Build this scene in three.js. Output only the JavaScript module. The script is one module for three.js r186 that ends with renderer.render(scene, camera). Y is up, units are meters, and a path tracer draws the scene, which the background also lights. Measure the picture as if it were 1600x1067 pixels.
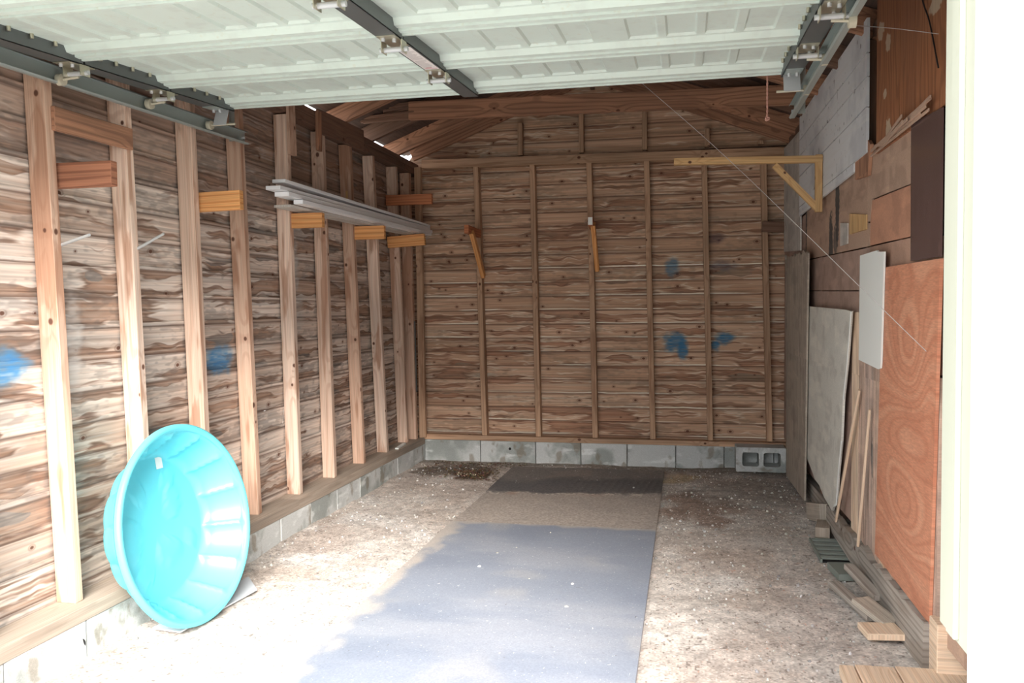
import * as THREE from 'three';
import { RoundedBoxGeometry } from 'three/addons/geometries/RoundedBoxGeometry.js';
import { mergeGeometries } from 'three/addons/utils/BufferGeometryUtils.js';

// ---------------------------------------------------------------- camera, sky, exposure
const scene = new THREE.Scene();
const camera = new THREE.PerspectiveCamera(2 * Math.atan(533.5 / 1307.24) * 180 / Math.PI, 1600 / 1067, 0.05, 200);
camera.rotation.order = 'YXZ';
camera.rotation.set(-0.0395, 0.2057, -0.0092);
camera.position.set(0, 1.3557, 0);
{ // bright overcast sky, a little brighter towards the zenith
  const W = 32, Hh = 32, d = new Float32Array(W * Hh * 4);
  for (let j = 0; j < Hh; j++) for (let i = 0; i < W; i++) {
    const el = ((j + 0.5) / Hh - 0.5) * Math.PI, k = 0.6 + 1.2 * Math.max(0, Math.sin(el)), o = (j * W + i) * 4;
    d[o] = 0.97 * k; d[o + 1] = 0.99 * k; d[o + 2] = 1.02 * k; d[o + 3] = 1;
  }
  const t = new THREE.DataTexture(d, W, Hh, THREE.RGBAFormat, THREE.FloatType);
  t.mapping = THREE.EquirectangularReflectionMapping; t.magFilter = THREE.LinearFilter; t.needsUpdate = true;
  scene.background = t; scene.environment = t;
}
{ // hazy sun behind the camera: a wide soft disc through thin cloud
  const sun = new THREE.DirectionalLight(0xfff9f2, 2.25); sun.position.set(0.33 * 8 - 0.8, 0.62 * 8, 8 - 4); sun.target.position.set(-0.8, 0, -4);
  sun.castShadow = true; sun.shadow.radius = 62; sun.shadow.mapSize.set(2048, 2048); Object.assign(sun.shadow.camera, { left: -6, right: 6, top: 6, bottom: -6, near: 0.1, far: 24 });
  scene.add(sun, sun.target);
}
const renderer = new THREE.WebGLRenderer();
renderer.toneMapping = THREE.LinearToneMapping;
renderer.toneMappingExposure = 5.4;
renderer.shadowMap.enabled = true;

// ---------------------------------------------------------------- helpers
const V = (x, y, z) => new THREE.Vector3(x, y, z);
function rng(s) { return () => { s |= 0; s = s + 0x6D2B79F5 | 0; let t = Math.imul(s ^ s >>> 15, 1 | s); t = t + Math.imul(t ^ t >>> 7, 61 | t) ^ t; return ((t ^ t >>> 14) >>> 0) / 4294967296; }; }
const rnd = rng(77);
const PERM = new Float32Array(65536); { const r = rng(5); for (let i = 0; i < 65536; i++) PERM[i] = r(); }
function n2(x, y) { // value noise 0..1
  const xi = Math.floor(x), yi = Math.floor(y); let fx = x - xi, fy = y - yi;
  fx = fx * fx * (3 - 2 * fx); fy = fy * fy * (3 - 2 * fy);
  const a = (xi & 255), b = ((xi + 1) & 255), c = (yi & 255) << 8, e = ((yi + 1) & 255) << 8;
  const p = PERM[a | c], q = PERM[b | c], s = PERM[a | e], t = PERM[b | e];
  return p + (q - p) * fx + (s - p + (p - q - s + t) * fx) * fy;
}
const fbm = (x, y, o = 4) => { let s = 0, a = 0.5, n = 0; for (let i = 0; i < o; i++) { s += a * n2(x, y); n += a; a *= 0.5; x = x * 2.03 + 17.3; y = y * 2.03 + 9.1; } return s / n; };
const ss = (a, b, x) => { const t = Math.min(1, Math.max(0, (x - a) / (b - a))); return t * t * (3 - 2 * t); };
const gau = (x, m, w) => { const d = (x - m) / w; return d > 3 || d < -3 ? 0 : Math.exp(-d * d); };
function tex(W, Hh, fn, repeat = false) { // fn(u, v, out) -> out = sRGB 0..255, v up
  const d = new Uint8Array(W * Hh * 4), c = [0, 0, 0];
  for (let j = 0; j < Hh; j++) for (let i = 0; i < W; i++) {
    fn((i + 0.5) / W, (j + 0.5) / Hh, c); const o = (j * W + i) * 4;
    d[o] = c[0] < 0 ? 0 : c[0] > 255 ? 255 : c[0]; d[o + 1] = c[1] < 0 ? 0 : c[1] > 255 ? 255 : c[1]; d[o + 2] = c[2] < 0 ? 0 : c[2] > 255 ? 255 : c[2]; d[o + 3] = 255;
  }
  const t = new THREE.DataTexture(d, W, Hh); t.colorSpace = THREE.SRGBColorSpace; t.magFilter = THREE.LinearFilter;
  t.wrapS = t.wrapT = repeat ? THREE.RepeatWrapping : THREE.ClampToEdgeWrapping; t.needsUpdate = true; return t;
}
const mixc = (c, d, k) => { c[0] += (d[0] - c[0]) * k; c[1] += (d[1] - c[1]) * k; c[2] += (d[2] - c[2]) * k; };
const setc = (c, d) => { c[0] = d[0]; c[1] = d[1]; c[2] = d[2]; };
const std = (o) => new THREE.MeshStandardMaterial({ roughness: 0.85, ...o });
const used = {};
const numbered = (n) => { const k = used[n] = (used[n] ?? -1) + 1; return k ? n + '_' + String(k).padStart(3, '0') : n; };
function mesh(name, g, m, parent) { const o = new THREE.Mesh(g, m); o.name = parent ? name : numbered(name); o.castShadow = o.receiveShadow = true; (parent ?? scene).add(o); return o; }
function group(name, parent) { const o = new THREE.Group(); o.name = parent ? name : numbered(name); (parent ?? scene).add(o); return o; }
function tag(o, label, category, grp) { o.userData = { ...o.userData, label, category }; if (grp) o.userData.group = grp; return o; }
function struct(o, label, category) { o.userData = { ...o.userData, kind: 'structure' }; if (label) { o.userData.label = label; o.userData.category = category; } return o; }

// uv in metres: grain axis a (0 x, 1 y, 2 z) runs along v of the texture; L = texture length, w = texture width in metres
function grainUV(g, a, L = 2.6, w = 0.3) {
  const p = g.attributes.position, n = g.attributes.normal, uv = new Float32Array(p.count * 2), b = (a + 1) % 3, c = (a + 2) % 3; g.computeBoundingBox();
  const lo = g.boundingBox.min.toArray(), hi = g.boundingBox.max.toArray(), P = [0, 0, 0], N = [0, 0, 0], span = (hi[b] - lo[b] + hi[c] - lo[c]) / w;
  const ou = rnd() * Math.max(0, 1 - span), ov = rnd() * Math.max(0, 1 - (hi[a] - lo[a]) / L);
  for (let i = 0; i < p.count; i++) {
    P[0] = p.getX(i) - lo[0]; P[1] = p.getY(i) - lo[1]; P[2] = p.getZ(i) - lo[2]; N[0] = Math.abs(n.getX(i)); N[1] = Math.abs(n.getY(i)); N[2] = Math.abs(n.getZ(i));
    if (N[a] > 0.8) { uv[2 * i] = P[b] / w + ou; uv[2 * i + 1] = P[c] / w * 0.1 + ov; } else { uv[2 * i] = (N[b] > N[c] ? P[c] : P[b] + hi[c] - lo[c]) / w + ou; uv[2 * i + 1] = P[a] / L + ov; }
  }
  g.setAttribute('uv', new THREE.BufferAttribute(uv, 2)); return g;
}
const G3 = ['x', 'y', 'z'];
const lumber = (w, h, d, a, bev = 0.003) => grainUV(new RoundedBoxGeometry(w, h, d, 1, Math.min(bev, w * 0.3, h * 0.3, d * 0.3)), a);
// a bar from A to B, t = its size along `side`, h = its size across the other way
function barGeo(A, B, t, h, side = V(1, 0, 0), bev = 0.003) {
  const y = B.clone().sub(A), L = y.length(); y.normalize();
  const z = new THREE.Vector3().crossVectors(side, y).normalize(), x = new THREE.Vector3().crossVectors(y, z);
  const g = lumber(t, L, h, 1, bev);
  g.applyMatrix4(new THREE.Matrix4().makeBasis(x, y, z).setPosition(A.clone().add(B).multiplyScalar(0.5)));
  return g;
}
const bar = (name, A, B, t, h, m, parent, side, bev) => mesh(name, barGeo(A, B, t, h, side, bev), m, parent);
function box(x0, x1, y0, y1, z0, z1) { const g = new THREE.BoxGeometry(x1 - x0, y1 - y0, z1 - z0); g.translate((x0 + x1) / 2, (y0 + y1) / 2, (z0 + z1) / 2); return g; }
function worldUV(g, f) { const p = g.attributes.position, uv = new Float32Array(p.count * 2); for (let i = 0; i < p.count; i++) { const r = f(p.getX(i), p.getY(i), p.getZ(i)); uv[2 * i] = r[0]; uv[2 * i + 1] = r[1]; } g.setAttribute('uv', new THREE.BufferAttribute(uv, 2)); return g; }
function merge(list) { return mergeGeometries(list.map(g => { const h = g.index ? g.toNonIndexed() : g; for (const k of Object.keys(h.attributes)) if (!['position', 'normal', 'uv'].includes(k)) h.deleteAttribute(k); return h; })); }
function cyl(A, B, r, seg = 10, r2 = r) { const d = B.clone().sub(A), g = new THREE.CylinderGeometry(r2, r, d.length(), seg); g.applyQuaternion(new THREE.Quaternion().setFromUnitVectors(V(0, 1, 0), d.clone().normalize())); const m = A.clone().add(B).multiplyScalar(0.5); g.translate(m.x, m.y, m.z); return g; }

// ---------------------------------------------------------------- wood textures
const BLUE = [52, 108, 150];
const SL_ = { y0: 0.1, row: 0.1315 }, SB_ = { y0: 0.108, row: 0.1225 }; // board courses of the left and of the back wall
// siding seen from the inside: weathered boards with water stains between the studs, pale tide lines, knots
function siding(W, Hh, s0, s1, y0, y1, o) {
  const r = rng(o.seed), rows = Math.ceil((y1 - y0) / o.c.row) + 2, knots = [], tone = [], lens = [], ROW = o.c.row;
  for (let k = 0; k < rows; k++) {
    tone.push([r() * 2 - 1, r(), r()]); const list = []; for (let q = 0; q < o.knots; q++) list.push([s0 + r() * (s1 - s0), 0.2 + r() * 0.6, 0.004 + r() * 0.007]); knots.push(list);
    const ll = []; const yk = o.c.y0 + (k + 0.5) * ROW, p = o.wet(yk);
    for (let q = 0; q + 1 < o.bays.length; q++) for (let t = 0; t < 2; t++) if (r() < p) { const a = o.bays[q], b = o.bays[q + 1], w = b - a; ll.push([a + w * (0.5 + (r() - 0.5) * 0.5), r() < o.hug ? (r() < 0.6 ? 0.04 : 0.94) : 0.2 + r() * 0.6, w * (0.2 + r() * 0.4), 0.1 + r() * 0.34, r() < o.black ? 1 : 0, 0.55 + r() * 0.45, r() * 50]); }
    lens.push(ll);
  }
  return tex(W, Hh, (u, v, c) => {
    const s = s0 + u * (s1 - s0), y = y0 + v * (y1 - y0), row = Math.min(rows - 1, Math.max(0, Math.floor((y - o.c.y0) / ROW))), f = (y - o.c.y0) / ROW - row, R = row * 13.7 + o.seed, T = tone[row];
    setc(c, o.base);
    const big = fbm(s * 0.8 + R, row * 0.4 + o.seed, 2), gr = n2(s * 1.8 + R, y * 210) - 0.5, g2 = fbm(s * 1.0 + R * 2, y * 48, 3) - 0.5, g3 = fbm(s * 2.6 + R, y * 100, 2) - 0.5;
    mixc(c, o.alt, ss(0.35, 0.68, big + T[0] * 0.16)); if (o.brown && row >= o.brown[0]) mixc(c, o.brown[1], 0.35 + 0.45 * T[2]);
    const fig = Math.sin(y * 120 + fbm(s * 0.8 + R, y * 7, 2) * 30); mixc(c, o.stain, 0.16 * ss(0.3, 1, fig));
    mixc(c, o.dark, 0.28 * ss(0.14, 0.34, g2 + g3 * 0.5)); mixc(c, o.pale, 0.28 * ss(0.10, 0.3, -g2 + g3 * 0.4));
    // wet field: drawn-out noise, lifted between the studs and along the laps where water stood
    const wx = (fbm(s * 6 + R, y * 12, 2) - 0.5) * 0.12, wy = (fbm(s * 10 + 40 + R, y * 5, 2) - 0.5) * 0.035;
    let m = fbm((s + wx) * 1.5 + R * 3, (y + wy) * 23 + R, 4) * 0.72 + fbm((s + wx) * 6 + R, (y + wy) * 70, 2) * 0.18; let blk = 0;
    for (const l of lens[row]) { const dx = (s + wx - l[0]) / l[2], dy = (f - l[1] + wy * 6) / l[3]; if (dx < 1.8 && dx > -1.8) { const e = Math.exp(-dx * dx * 1.3 - dy * dy * 0.9) * l[5]; m += 0.24 * e; if (l[4]) blk = Math.max(blk, e); } }
    m -= o.dry ?? 0; const st = ss(0.52, 0.62, m), streak = 0.45 + 0.75 * n2(s * 2.4 + R, y * 165);
    mixc(c, o.pale, o.tide * gau(m, 0.505, 0.025) * ss(0.3, 0.6, n2(s * 9 + R, y * 50)));
    mixc(c, blk > 0.5 ? o.mould : o.stain, Math.min(0.95, st * streak * o.force)); mixc(c, o.dark, 0.45 * gau(m, 0.59, 0.035) * streak); mixc(c, o.alt, 0.35 * ss(0.66, 0.8, m));
    // thin pale mineral line and dark joint line along the laps
    const jit = (fbm(s * 6 + R, 3, 3) - 0.5) * 0.10; mixc(c, o.pale, o.lap * gau(f, 0.10 + jit, 0.045) * ss(0.42, 0.6, fbm(s * 2.2 + R, 7, 3)) * o.wet(y)); mixc(c, o.dark, 0.75 * gau(f, 0.02 + jit * 0.4, 0.045) + 0.35 * gau(f, 0.97 + jit * 0.5, 0.03));
    const mo = fbm(s * 2 + 11 + R, y * 6 + 5, 3) * 0.6 + fbm(s * 20, y * 70, 2) * 0.4; mixc(c, o.mould, o.mouldy * ss(0.54, 0.66, mo));
    const k = 1 + gr * 0.18 + g2 * 0.3 + g3 * 0.14; c[0] *= k; c[1] *= k; c[2] *= k;
    for (const [ks, kf, kr] of knots[row]) { const dx = s - ks, dy = (f - kf) * ROW; if (Math.abs(dx) < 0.05 && Math.abs(dy) < 0.03) { const d = Math.hypot(dx * 0.7, dy) / kr; if (d < 2.4) { mixc(c, [88, 54, 40], 0.85 * ss(1.15, 0.7, d)); mixc(c, o.dark, 0.3 * gau(d, 1.6, 0.4)); } } }
    for (const b of o.paint) { const dx = (s - b[0]) / b[2], dy = (y - b[1]) / b[3], d = Math.hypot(dx, dy) + (fbm(s * 22, y * 30, 2) - 0.5) * 0.6; if (d < 1.6) mixc(c, b[4], (b[5] ?? 0.85) * ss(1.25, 0.45, d) * (0.6 + 0.5 * n2(s * 30, y * 160))); }
  });
}
const WHITEWASH = [226, 222, 218];
const texLeft = siding(2048, 1024, -7.4, -1.6, 0.1, 2.8, { seed: 3, force: 0.88, dry: 0.018, brown: [14, [142, 114, 98]], c: SL_, bays: [-7.2, -6.83, -6.32, -5.83, -5.34, -4.83, -4.29, -3.81, -3.32, -2.85, -2.38, -1.7], wet: (y) => y > 1.9 ? 0.15 : y > 1.62 ? 0.5 : 0.62, hug: 0.3, black: 0.16, tide: 0.22, lap: 0.5, knots: 8, base: [214, 200, 188], alt: [188, 168, 153], pale: [236, 231, 226], stain: [146, 114, 94], dark: [88, 68, 58], mould: [104, 98, 94], mouldy: 0.3,  // brown: unbleached upper rows, darkened further with painted-in shade at the wall top
  paint: [[-4.085, 1.094, 0.15, 0.085, [58, 120, 172]], [-2.64, 1.157, 0.13, 0.07, [70, 140, 196]], [-3.0, 1.24, 0.06, 0.22, WHITEWASH, 0.6], [-5.02, 1.62, 0.05, 0.2, [196, 196, 194], 0.6], [-5.05, 1.35, 0.09, 0.14, [190, 188, 184], 0.5], [-6.4, 1.1, 0.14, 0.5, [92, 104, 92], 0.35]] });
const texBack = siding(1536, 1536, -2.55, 0.95, 0.1, 3.6, { seed: 21, force: 0.7, dry: 0.015, c: SB_, bays: [-2.33, -1.79, -1.3, -0.8, -0.31, 0.17, 0.65, 0.95], wet: (y) => y > 2.6 ? 0.02 : y > 1.75 ? 0.2 : 0.55, hug: 0.75, black: 0.12, tide: 0.6, lap: 2.4, knots: 6, base: [202, 168, 141], alt: [186, 151, 124], pale: [226, 214, 194], stain: [148, 102, 78], dark: [92, 64, 51], mould: [112, 98, 84], mouldy: 0.25,
  paint: [[-0.10, 1.06, 0.10, 0.09, BLUE], [-0.03, 0.99, 0.05, 0.09, BLUE], [0.31, 1.09, 0.085, 0.06, BLUE], [0.24, 1.03, 0.04, 0.06, BLUE], [-0.12, 1.70, 0.06, 0.09, BLUE, 0.6], [0.30, 1.70, 0.12, 0.06, [76, 78, 96], 0.45], [0.24, 1.93, 0.09, 0.05, [80, 66, 72], 0.6]] });
function lumberTex(base, dark, o) { // 0.3 m x 2.6 m, grain along v
  const r = rng(o.seed), kn = []; for (let i = 0; i < o.knots; i++) kn.push([r(), r(), 0.006 + r() * 0.008]);
  return tex(256, 1024, (u, v, c) => {
    const x = u * 0.3, y = v * 2.6; setc(c, base);
    let wob = 0; for (const [a, b, k] of kn) { const dx = x - a * 0.3, dy = y - b * 2.6; wob += Math.exp(-(dx * dx) / 0.0016 - (dy * dy) / 0.006) * 9 * Math.sign(dx); }
    const ring = Math.sin(x * o.rings + wob + fbm(x * 9 + o.seed, y * 0.9, 3) * 16);
    mixc(c, dark, o.figure * ss(0.1, 1, ring));
    const g = n2(x * 420, y * 5 + o.seed) - 0.5, b = fbm(x * 7 + o.seed, y * 1.7, 3) - 0.5, k = 1 + g * 0.16 + b * o.blotch; c[0] *= k; c[1] *= k; c[2] *= k;
    if (o.stain) { const m = fbm(x * 16 + 9 + o.seed, y * 2.1, 4); mixc(c, o.stainc, o.stain * ss(0.58, 0.66, m)); mixc(c, dark, o.stain * 0.5 * gau(m, 0.6, 0.02)); }
    for (const [a, bb, kr] of kn) { const d = Math.hypot(x - a * 0.3, (y - bb * 2.6) * 0.8) / kr; if (d < 2) mixc(c, [84, 52, 38], 0.9 * ss(1.2, 0.6, d)); }
  }, true);
}
const M = {};
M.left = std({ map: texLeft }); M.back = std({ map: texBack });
M.studs = [1, 2, 3].map(i => std({ map: lumberTex([[208, 180, 160], [200, 168, 146], [214, 190, 172]][i - 1], [166, 126, 104], { seed: i * 9, knots: 9, rings: 160, figure: 0.3, blotch: 0.3, stain: 0.45, stainc: [140, 92, 66] }) }));
M.dark = [1, 2].map(i => std({ map: lumberTex([[164, 120, 94], [120, 92, 76]][i - 1], [104, 74, 58], { seed: 40 + i * 9, knots: 8, rings: 190, figure: 0.45, blotch: 0.35, stain: 0.3, stainc: [116, 84, 66] }) }));
M.backstud = std({ map: lumberTex([184, 150, 122], [136, 98, 74], { seed: 71, knots: 8, rings: 170, figure: 0.3, blotch: 0.3, stain: 0.35, stainc: [104, 70, 50] }) });
M.deck = std({ map: lumberTex([86, 66, 56], [58, 44, 38], { seed: 73, knots: 8, rings: 150, figure: 0.35, blotch: 0.35, stain: 0.3, stainc: [70, 50, 42] }) });
M.pine = std({ map: lumberTex([226, 166, 106], [192, 118, 62], { seed: 81, knots: 5, rings: 230, figure: 0.55, blotch: 0.16 }), roughness: 0.7 });
M.pineRed = std({ map: lumberTex([192, 122, 82], [148, 84, 54], { seed: 85, knots: 5, rings: 230, figure: 0.5, blotch: 0.22 }), roughness: 0.75 });
M.pinePale = std({ map: lumberTex([206, 168, 118], [176, 132, 84], { seed: 88, knots: 4, rings: 200, figure: 0.4, blotch: 0.16 }), roughness: 0.75 });
M.grey = std({ map: lumberTex([164, 154, 144], [112, 102, 94], { seed: 91, knots: 4, rings: 210, figure: 0.5, blotch: 0.4, stain: 0.3, stainc: [120, 100, 84] }) });
M.dirtySill = std({ map: lumberTex([158, 144, 130], [134, 118, 104], { seed: 95, knots: 2, rings: 120, figure: 0.2, blotch: 0.4, stain: 0.4, stainc: [128, 112, 98] }) });
M.white = std({ color: 0xe8e9e4, roughness: 0.6 });
M.concrete = std({ map: tex(512, 512, (u, v, c) => { const n = fbm(u * 6, v * 6, 5), w = fbm(u * 18 + 5, v * 7, 4); setc(c, [192, 194, 192]); mixc(c, [150, 154, 150], ss(0.42, 0.66, n)); mixc(c, [222, 224, 222], 0.7 * ss(0.55, 0.7, w)); mixc(c, [120, 108, 92], 0.5 * ss(0.6, 0.75, fbm(u * 9 + 3, v * 14, 4))); const k = 0.94 + 0.12 * n2(u * 400, v * 400); c[0] *= k; c[1] *= k; c[2] *= k; }, true), roughness: 0.95 });
M.galv = std({ color: 0xaab4b1, metalness: 0.55, roughness: 0.45 });
M.galvDark = std({ color: 0x767a7b, metalness: 0.8, roughness: 0.5 });
M.zinc = std({ color: 0xc9c4b0, metalness: 0.85, roughness: 0.3 });
M.paleSteel = std({ color: 0xc4c7ca, metalness: 0.3, roughness: 0.5 });
M.nylon = std({ color: 0xb9b3a0, roughness: 0.6 });
M.doorPaint = std({ map: tex(512, 256, (u, v, c) => { setc(c, [208, 221, 214]); mixc(c, [196, 206, 200], 0.5 * ss(0.5, 0.75, fbm(u * 26, v * 12, 4))); mixc(c, [200, 198, 180], 0.3 * ss(0.72, 0.84, fbm(u * 60 + 3, v * 30, 3))); }, true), roughness: 0.45 });
M.rope = std({ color: 0xb98a7c, roughness: 0.9 });
M.black = std({ color: 0x222021 });
console.log('textures done');

// ---------------------------------------------------------------- floor and ground
const XL = -2.465, XLs = -2.375, ZB = -7.314, ZBs = -7.224;
const xr = (z) => 0.899 + 0.0254 * (z + 3.35);
const MAT = { x0: -1.45, x1: -0.18 };
const inMat = (x, z) => ss(MAT.x0 - 0.05, MAT.x0 + 0.03, x) * ss(MAT.x1 + 0.02, MAT.x1 - 0.03, x) * ss(-7.0, -6.93, z);
function hFloor(x, z) {
  let h = (fbm(x * 2.2 + 9, z * 2.2, 3) - 0.5) * 0.03 + (fbm(x * 11, z * 11, 3) - 0.5) * 0.014;
  h += 0.022 * Math.exp(-((x + 1.75) ** 2) / 0.12 - ((z + 6.55) ** 2) / 0.12);
  h = h * (1 - inMat(x, z)) - 0.02 * inMat(x, z);
  return h - 0.004;
}
const floorTex = tex(1536, 2048, (u, v, c) => {
  const x = -2.6 + u * 3.7, z = -7.4 + v * 6;
  setc(c, [192, 183, 175]);
  const a = fbm(x * 1.3 + 2, z * 1.3, 4), g = fbm(x * 26, z * 26, 3);
  mixc(c, [174, 160, 150], 0.8 * ss(0.42, 0.66, a)); mixc(c, [214, 210, 206], 0.5 * ss(0.56, 0.7, fbm(x * 2.6 + 30, z * 2.6, 4)));
  // brown earth patch right of the mat, at the back; grey gravel beside it
  const w = (fbm(x * 5 + 4, z * 5, 3) - 0.5);
  mixc(c, [132, 108, 94], 0.75 * ss(0.55, 0.25, Math.hypot((x - 0.08) / 0.6, (z + 5.75) / 1.0) + w * 0.7));
  mixc(c, [156, 152, 146], 0.6 * ss(0.6, 0.3, Math.hypot((x - 0.45) / 0.7, (z + 6.3) / 0.9) + w * 0.8));
  mixc(c, [184, 162, 120], 0.65 * ss(0.6, 0.35, Math.hypot((x + 0.05) / 0.3, (z + 6.75) / 0.35) + w * 0.7));
  // dark soil and leaf rot in the far left corner and along the back footing
  mixc(c, [96, 84, 74], 0.8 * ss(0.7, 0.4, Math.hypot((x + 1.95) / 0.62, (z + 6.72) / 0.5) + w * 0.9));
  mixc(c, [74, 54, 40], 0.9 * ss(0.6, 0.4, Math.hypot((x + 1.66) / 0.3, (z + 6.45) / 0.3) + w * 0.9));
  mixc(c, [112, 104, 94], 0.6 * ss(-6.95, -7.1, z + w * 0.3));
  mixc(c, [170, 152, 138], 0.4 * ss(0.6, 0.76, fbm(x * 3 + 50, z * 2, 3)));
  const s = n2(x * 190, z * 190), s2 = n2(x * 90 + 7, z * 90); mixc(c, [226, 222, 216], 0.75 * ss(0.8, 0.92, s) * ss(0.35, 0.6, g + 0.12)); mixc(c, [92, 80, 72], 0.55 * ss(0.2, 0.08, s2)); mixc(c, [188, 130, 106], 0.5 * ss(0.9, 0.97, n2(x * 70 + 33, z * 70)));
  const k = 0.72 + 0.30 * g + 0.26 * n2(x * 130 + 3, z * 130); c[0] *= k; c[1] *= k; c[2] *= k;
});
{
  const nx = 130, nz = 200, g = new THREE.PlaneGeometry(3.7, 6, nx, nz); g.rotateX(-Math.PI / 2); g.translate(-0.75, 0, -4.4);
  const p = g.attributes.position; for (let i = 0; i < p.count; i++) p.setY(i, hFloor(p.getX(i), p.getZ(i)));
  g.computeVertexNormals(); worldUV(g, (x, y, z) => [(x + 2.6) / 3.7, (z + 7.4) / 6]);
  struct(mesh('floor', g, std({ map: floorTex, roughness: 1 })), 'dirt and gravel garage floor strewn with pale stones', 'floor');
  const dg = merge([worldUV(box(-30, 30, -0.12, -0.045, -1.42, 30), (x, y, z) => [x / 3, z / 3]), worldUV(box(-30, -2.62, -0.12, -0.05, -30, -1.42), (x, y, z) => [x / 3, z / 3]), worldUV(box(1.12, 30, -0.12, -0.05, -30, -1.42), (x, y, z) => [x / 3, z / 3]), worldUV(box(-2.62, 1.12, -0.12, -0.05, -30, -7.42), (x, y, z) => [x / 3, z / 3])]);
  struct(mesh('ground', dg, std({ map: tex(256, 256, (u, v, c) => { setc(c, [128, 126, 120]); mixc(c, [110, 108, 103], ss(0.4, 0.7, fbm(u * 9, v * 9, 4))); }, true), roughness: 1 })), 'pale concrete drive outside the opening', 'ground');
}

// ---------------------------------------------------------------- left wall
function sideBoard(alongZ, s0, s1, row, wallPos, opt = {}) {
  // cross-section (depth outwards, y); subdivided along its length so that the edges waver
  const C = alongZ ? SL_ : SB_, ROW = C.row, n = Math.max(4, Math.round((s1 - s0) / 0.22)), yb = C.y0 + row * ROW, pos = [], idx = [], k0 = rnd() * 99, dd = (rnd() - 0.5) * 0.005;
  for (let i = 0; i <= n; i++) {
    const s = s0 + (s1 - s0) * i / n; let top = yb + ROW + 0.022; const w = (n2(s * 4 + k0, row) - 0.5) * 0.006, d = (n2(s * 1.6 + k0, row + 50) - 0.5) * 0.005 + dd;
    if (opt.gap && s > opt.gap[0] && s < opt.gap[1]) top = yb + ROW - 0.0015;
    const q = [[0.018 + d, yb - 0.001], [0.001 + d, top + w], [0.014 + d, top + w], [0.032 + d, yb - 0.001]];
    for (const [dep, y] of q) pos.push(alongZ ? wallPos - dep : Math.min(Math.max(s, -2.42 + (y - YE - 0.145) / SL), 0.86 + 0.34 - (y - YE - 0.145) / SL), y, alongZ ? s : wallPos - dep);
  }
  const quad = (a, b, c, d) => { idx.push(a, b, c, a, c, d); };
  for (let i = 0; i < n; i++) for (let k = 0; k < 4; k++) { const a = i * 4 + k, b = i * 4 + (k + 1) % 4; if (alongZ) quad(a, a + 4, b + 4, b); else quad(a, a + 4, b + 4, b); }
  quad(0, 1, 2, 3); const e = n * 4; quad(e, e + 3, e + 2, e + 1);
  let g = new THREE.BufferGeometry(); g.setAttribute('position', new THREE.Float32BufferAttribute(pos, 3)); g.setIndex(idx); g = g.toNonIndexed();
  // orientation of the two walls differs: flip when the inner face would look outwards
  if (alongZ) { const p = g.attributes.position.array; for (let i = 0; i < p.length; i += 9) for (let c = 0; c < 3; c++) { const t = p[i + 3 + c]; p[i + 3 + c] = p[i + 6 + c]; p[i + 6 + c] = t; } }
  g.computeVertexNormals(); return g;
}
const wallLeft = struct(group('wall_left'), 'left wall of weathered horizontal siding boards with open studs', 'wall');
const uvL = (x, y, z) => [(z + 7.4) / 5.8, (y - 0.1) / 2.7], uvB = (x, y, z) => [(x + 2.55) / 3.5, (y - 0.1) / 3.5];
const topsL = [[-2.809, 2.256], [-3.279, 2.243], [-3.773, 2.262], [-4.239, 2.271], [-4.794, 2.279], [-5.299, 2.535], [-5.76, 2.535], [-6.208, 2.569], [-6.725, 2.634]];
const botsL = [-2.899, -3.372, -3.856, -4.349, -4.872, -5.398, -5.932, -6.434, -6.934];
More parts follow.
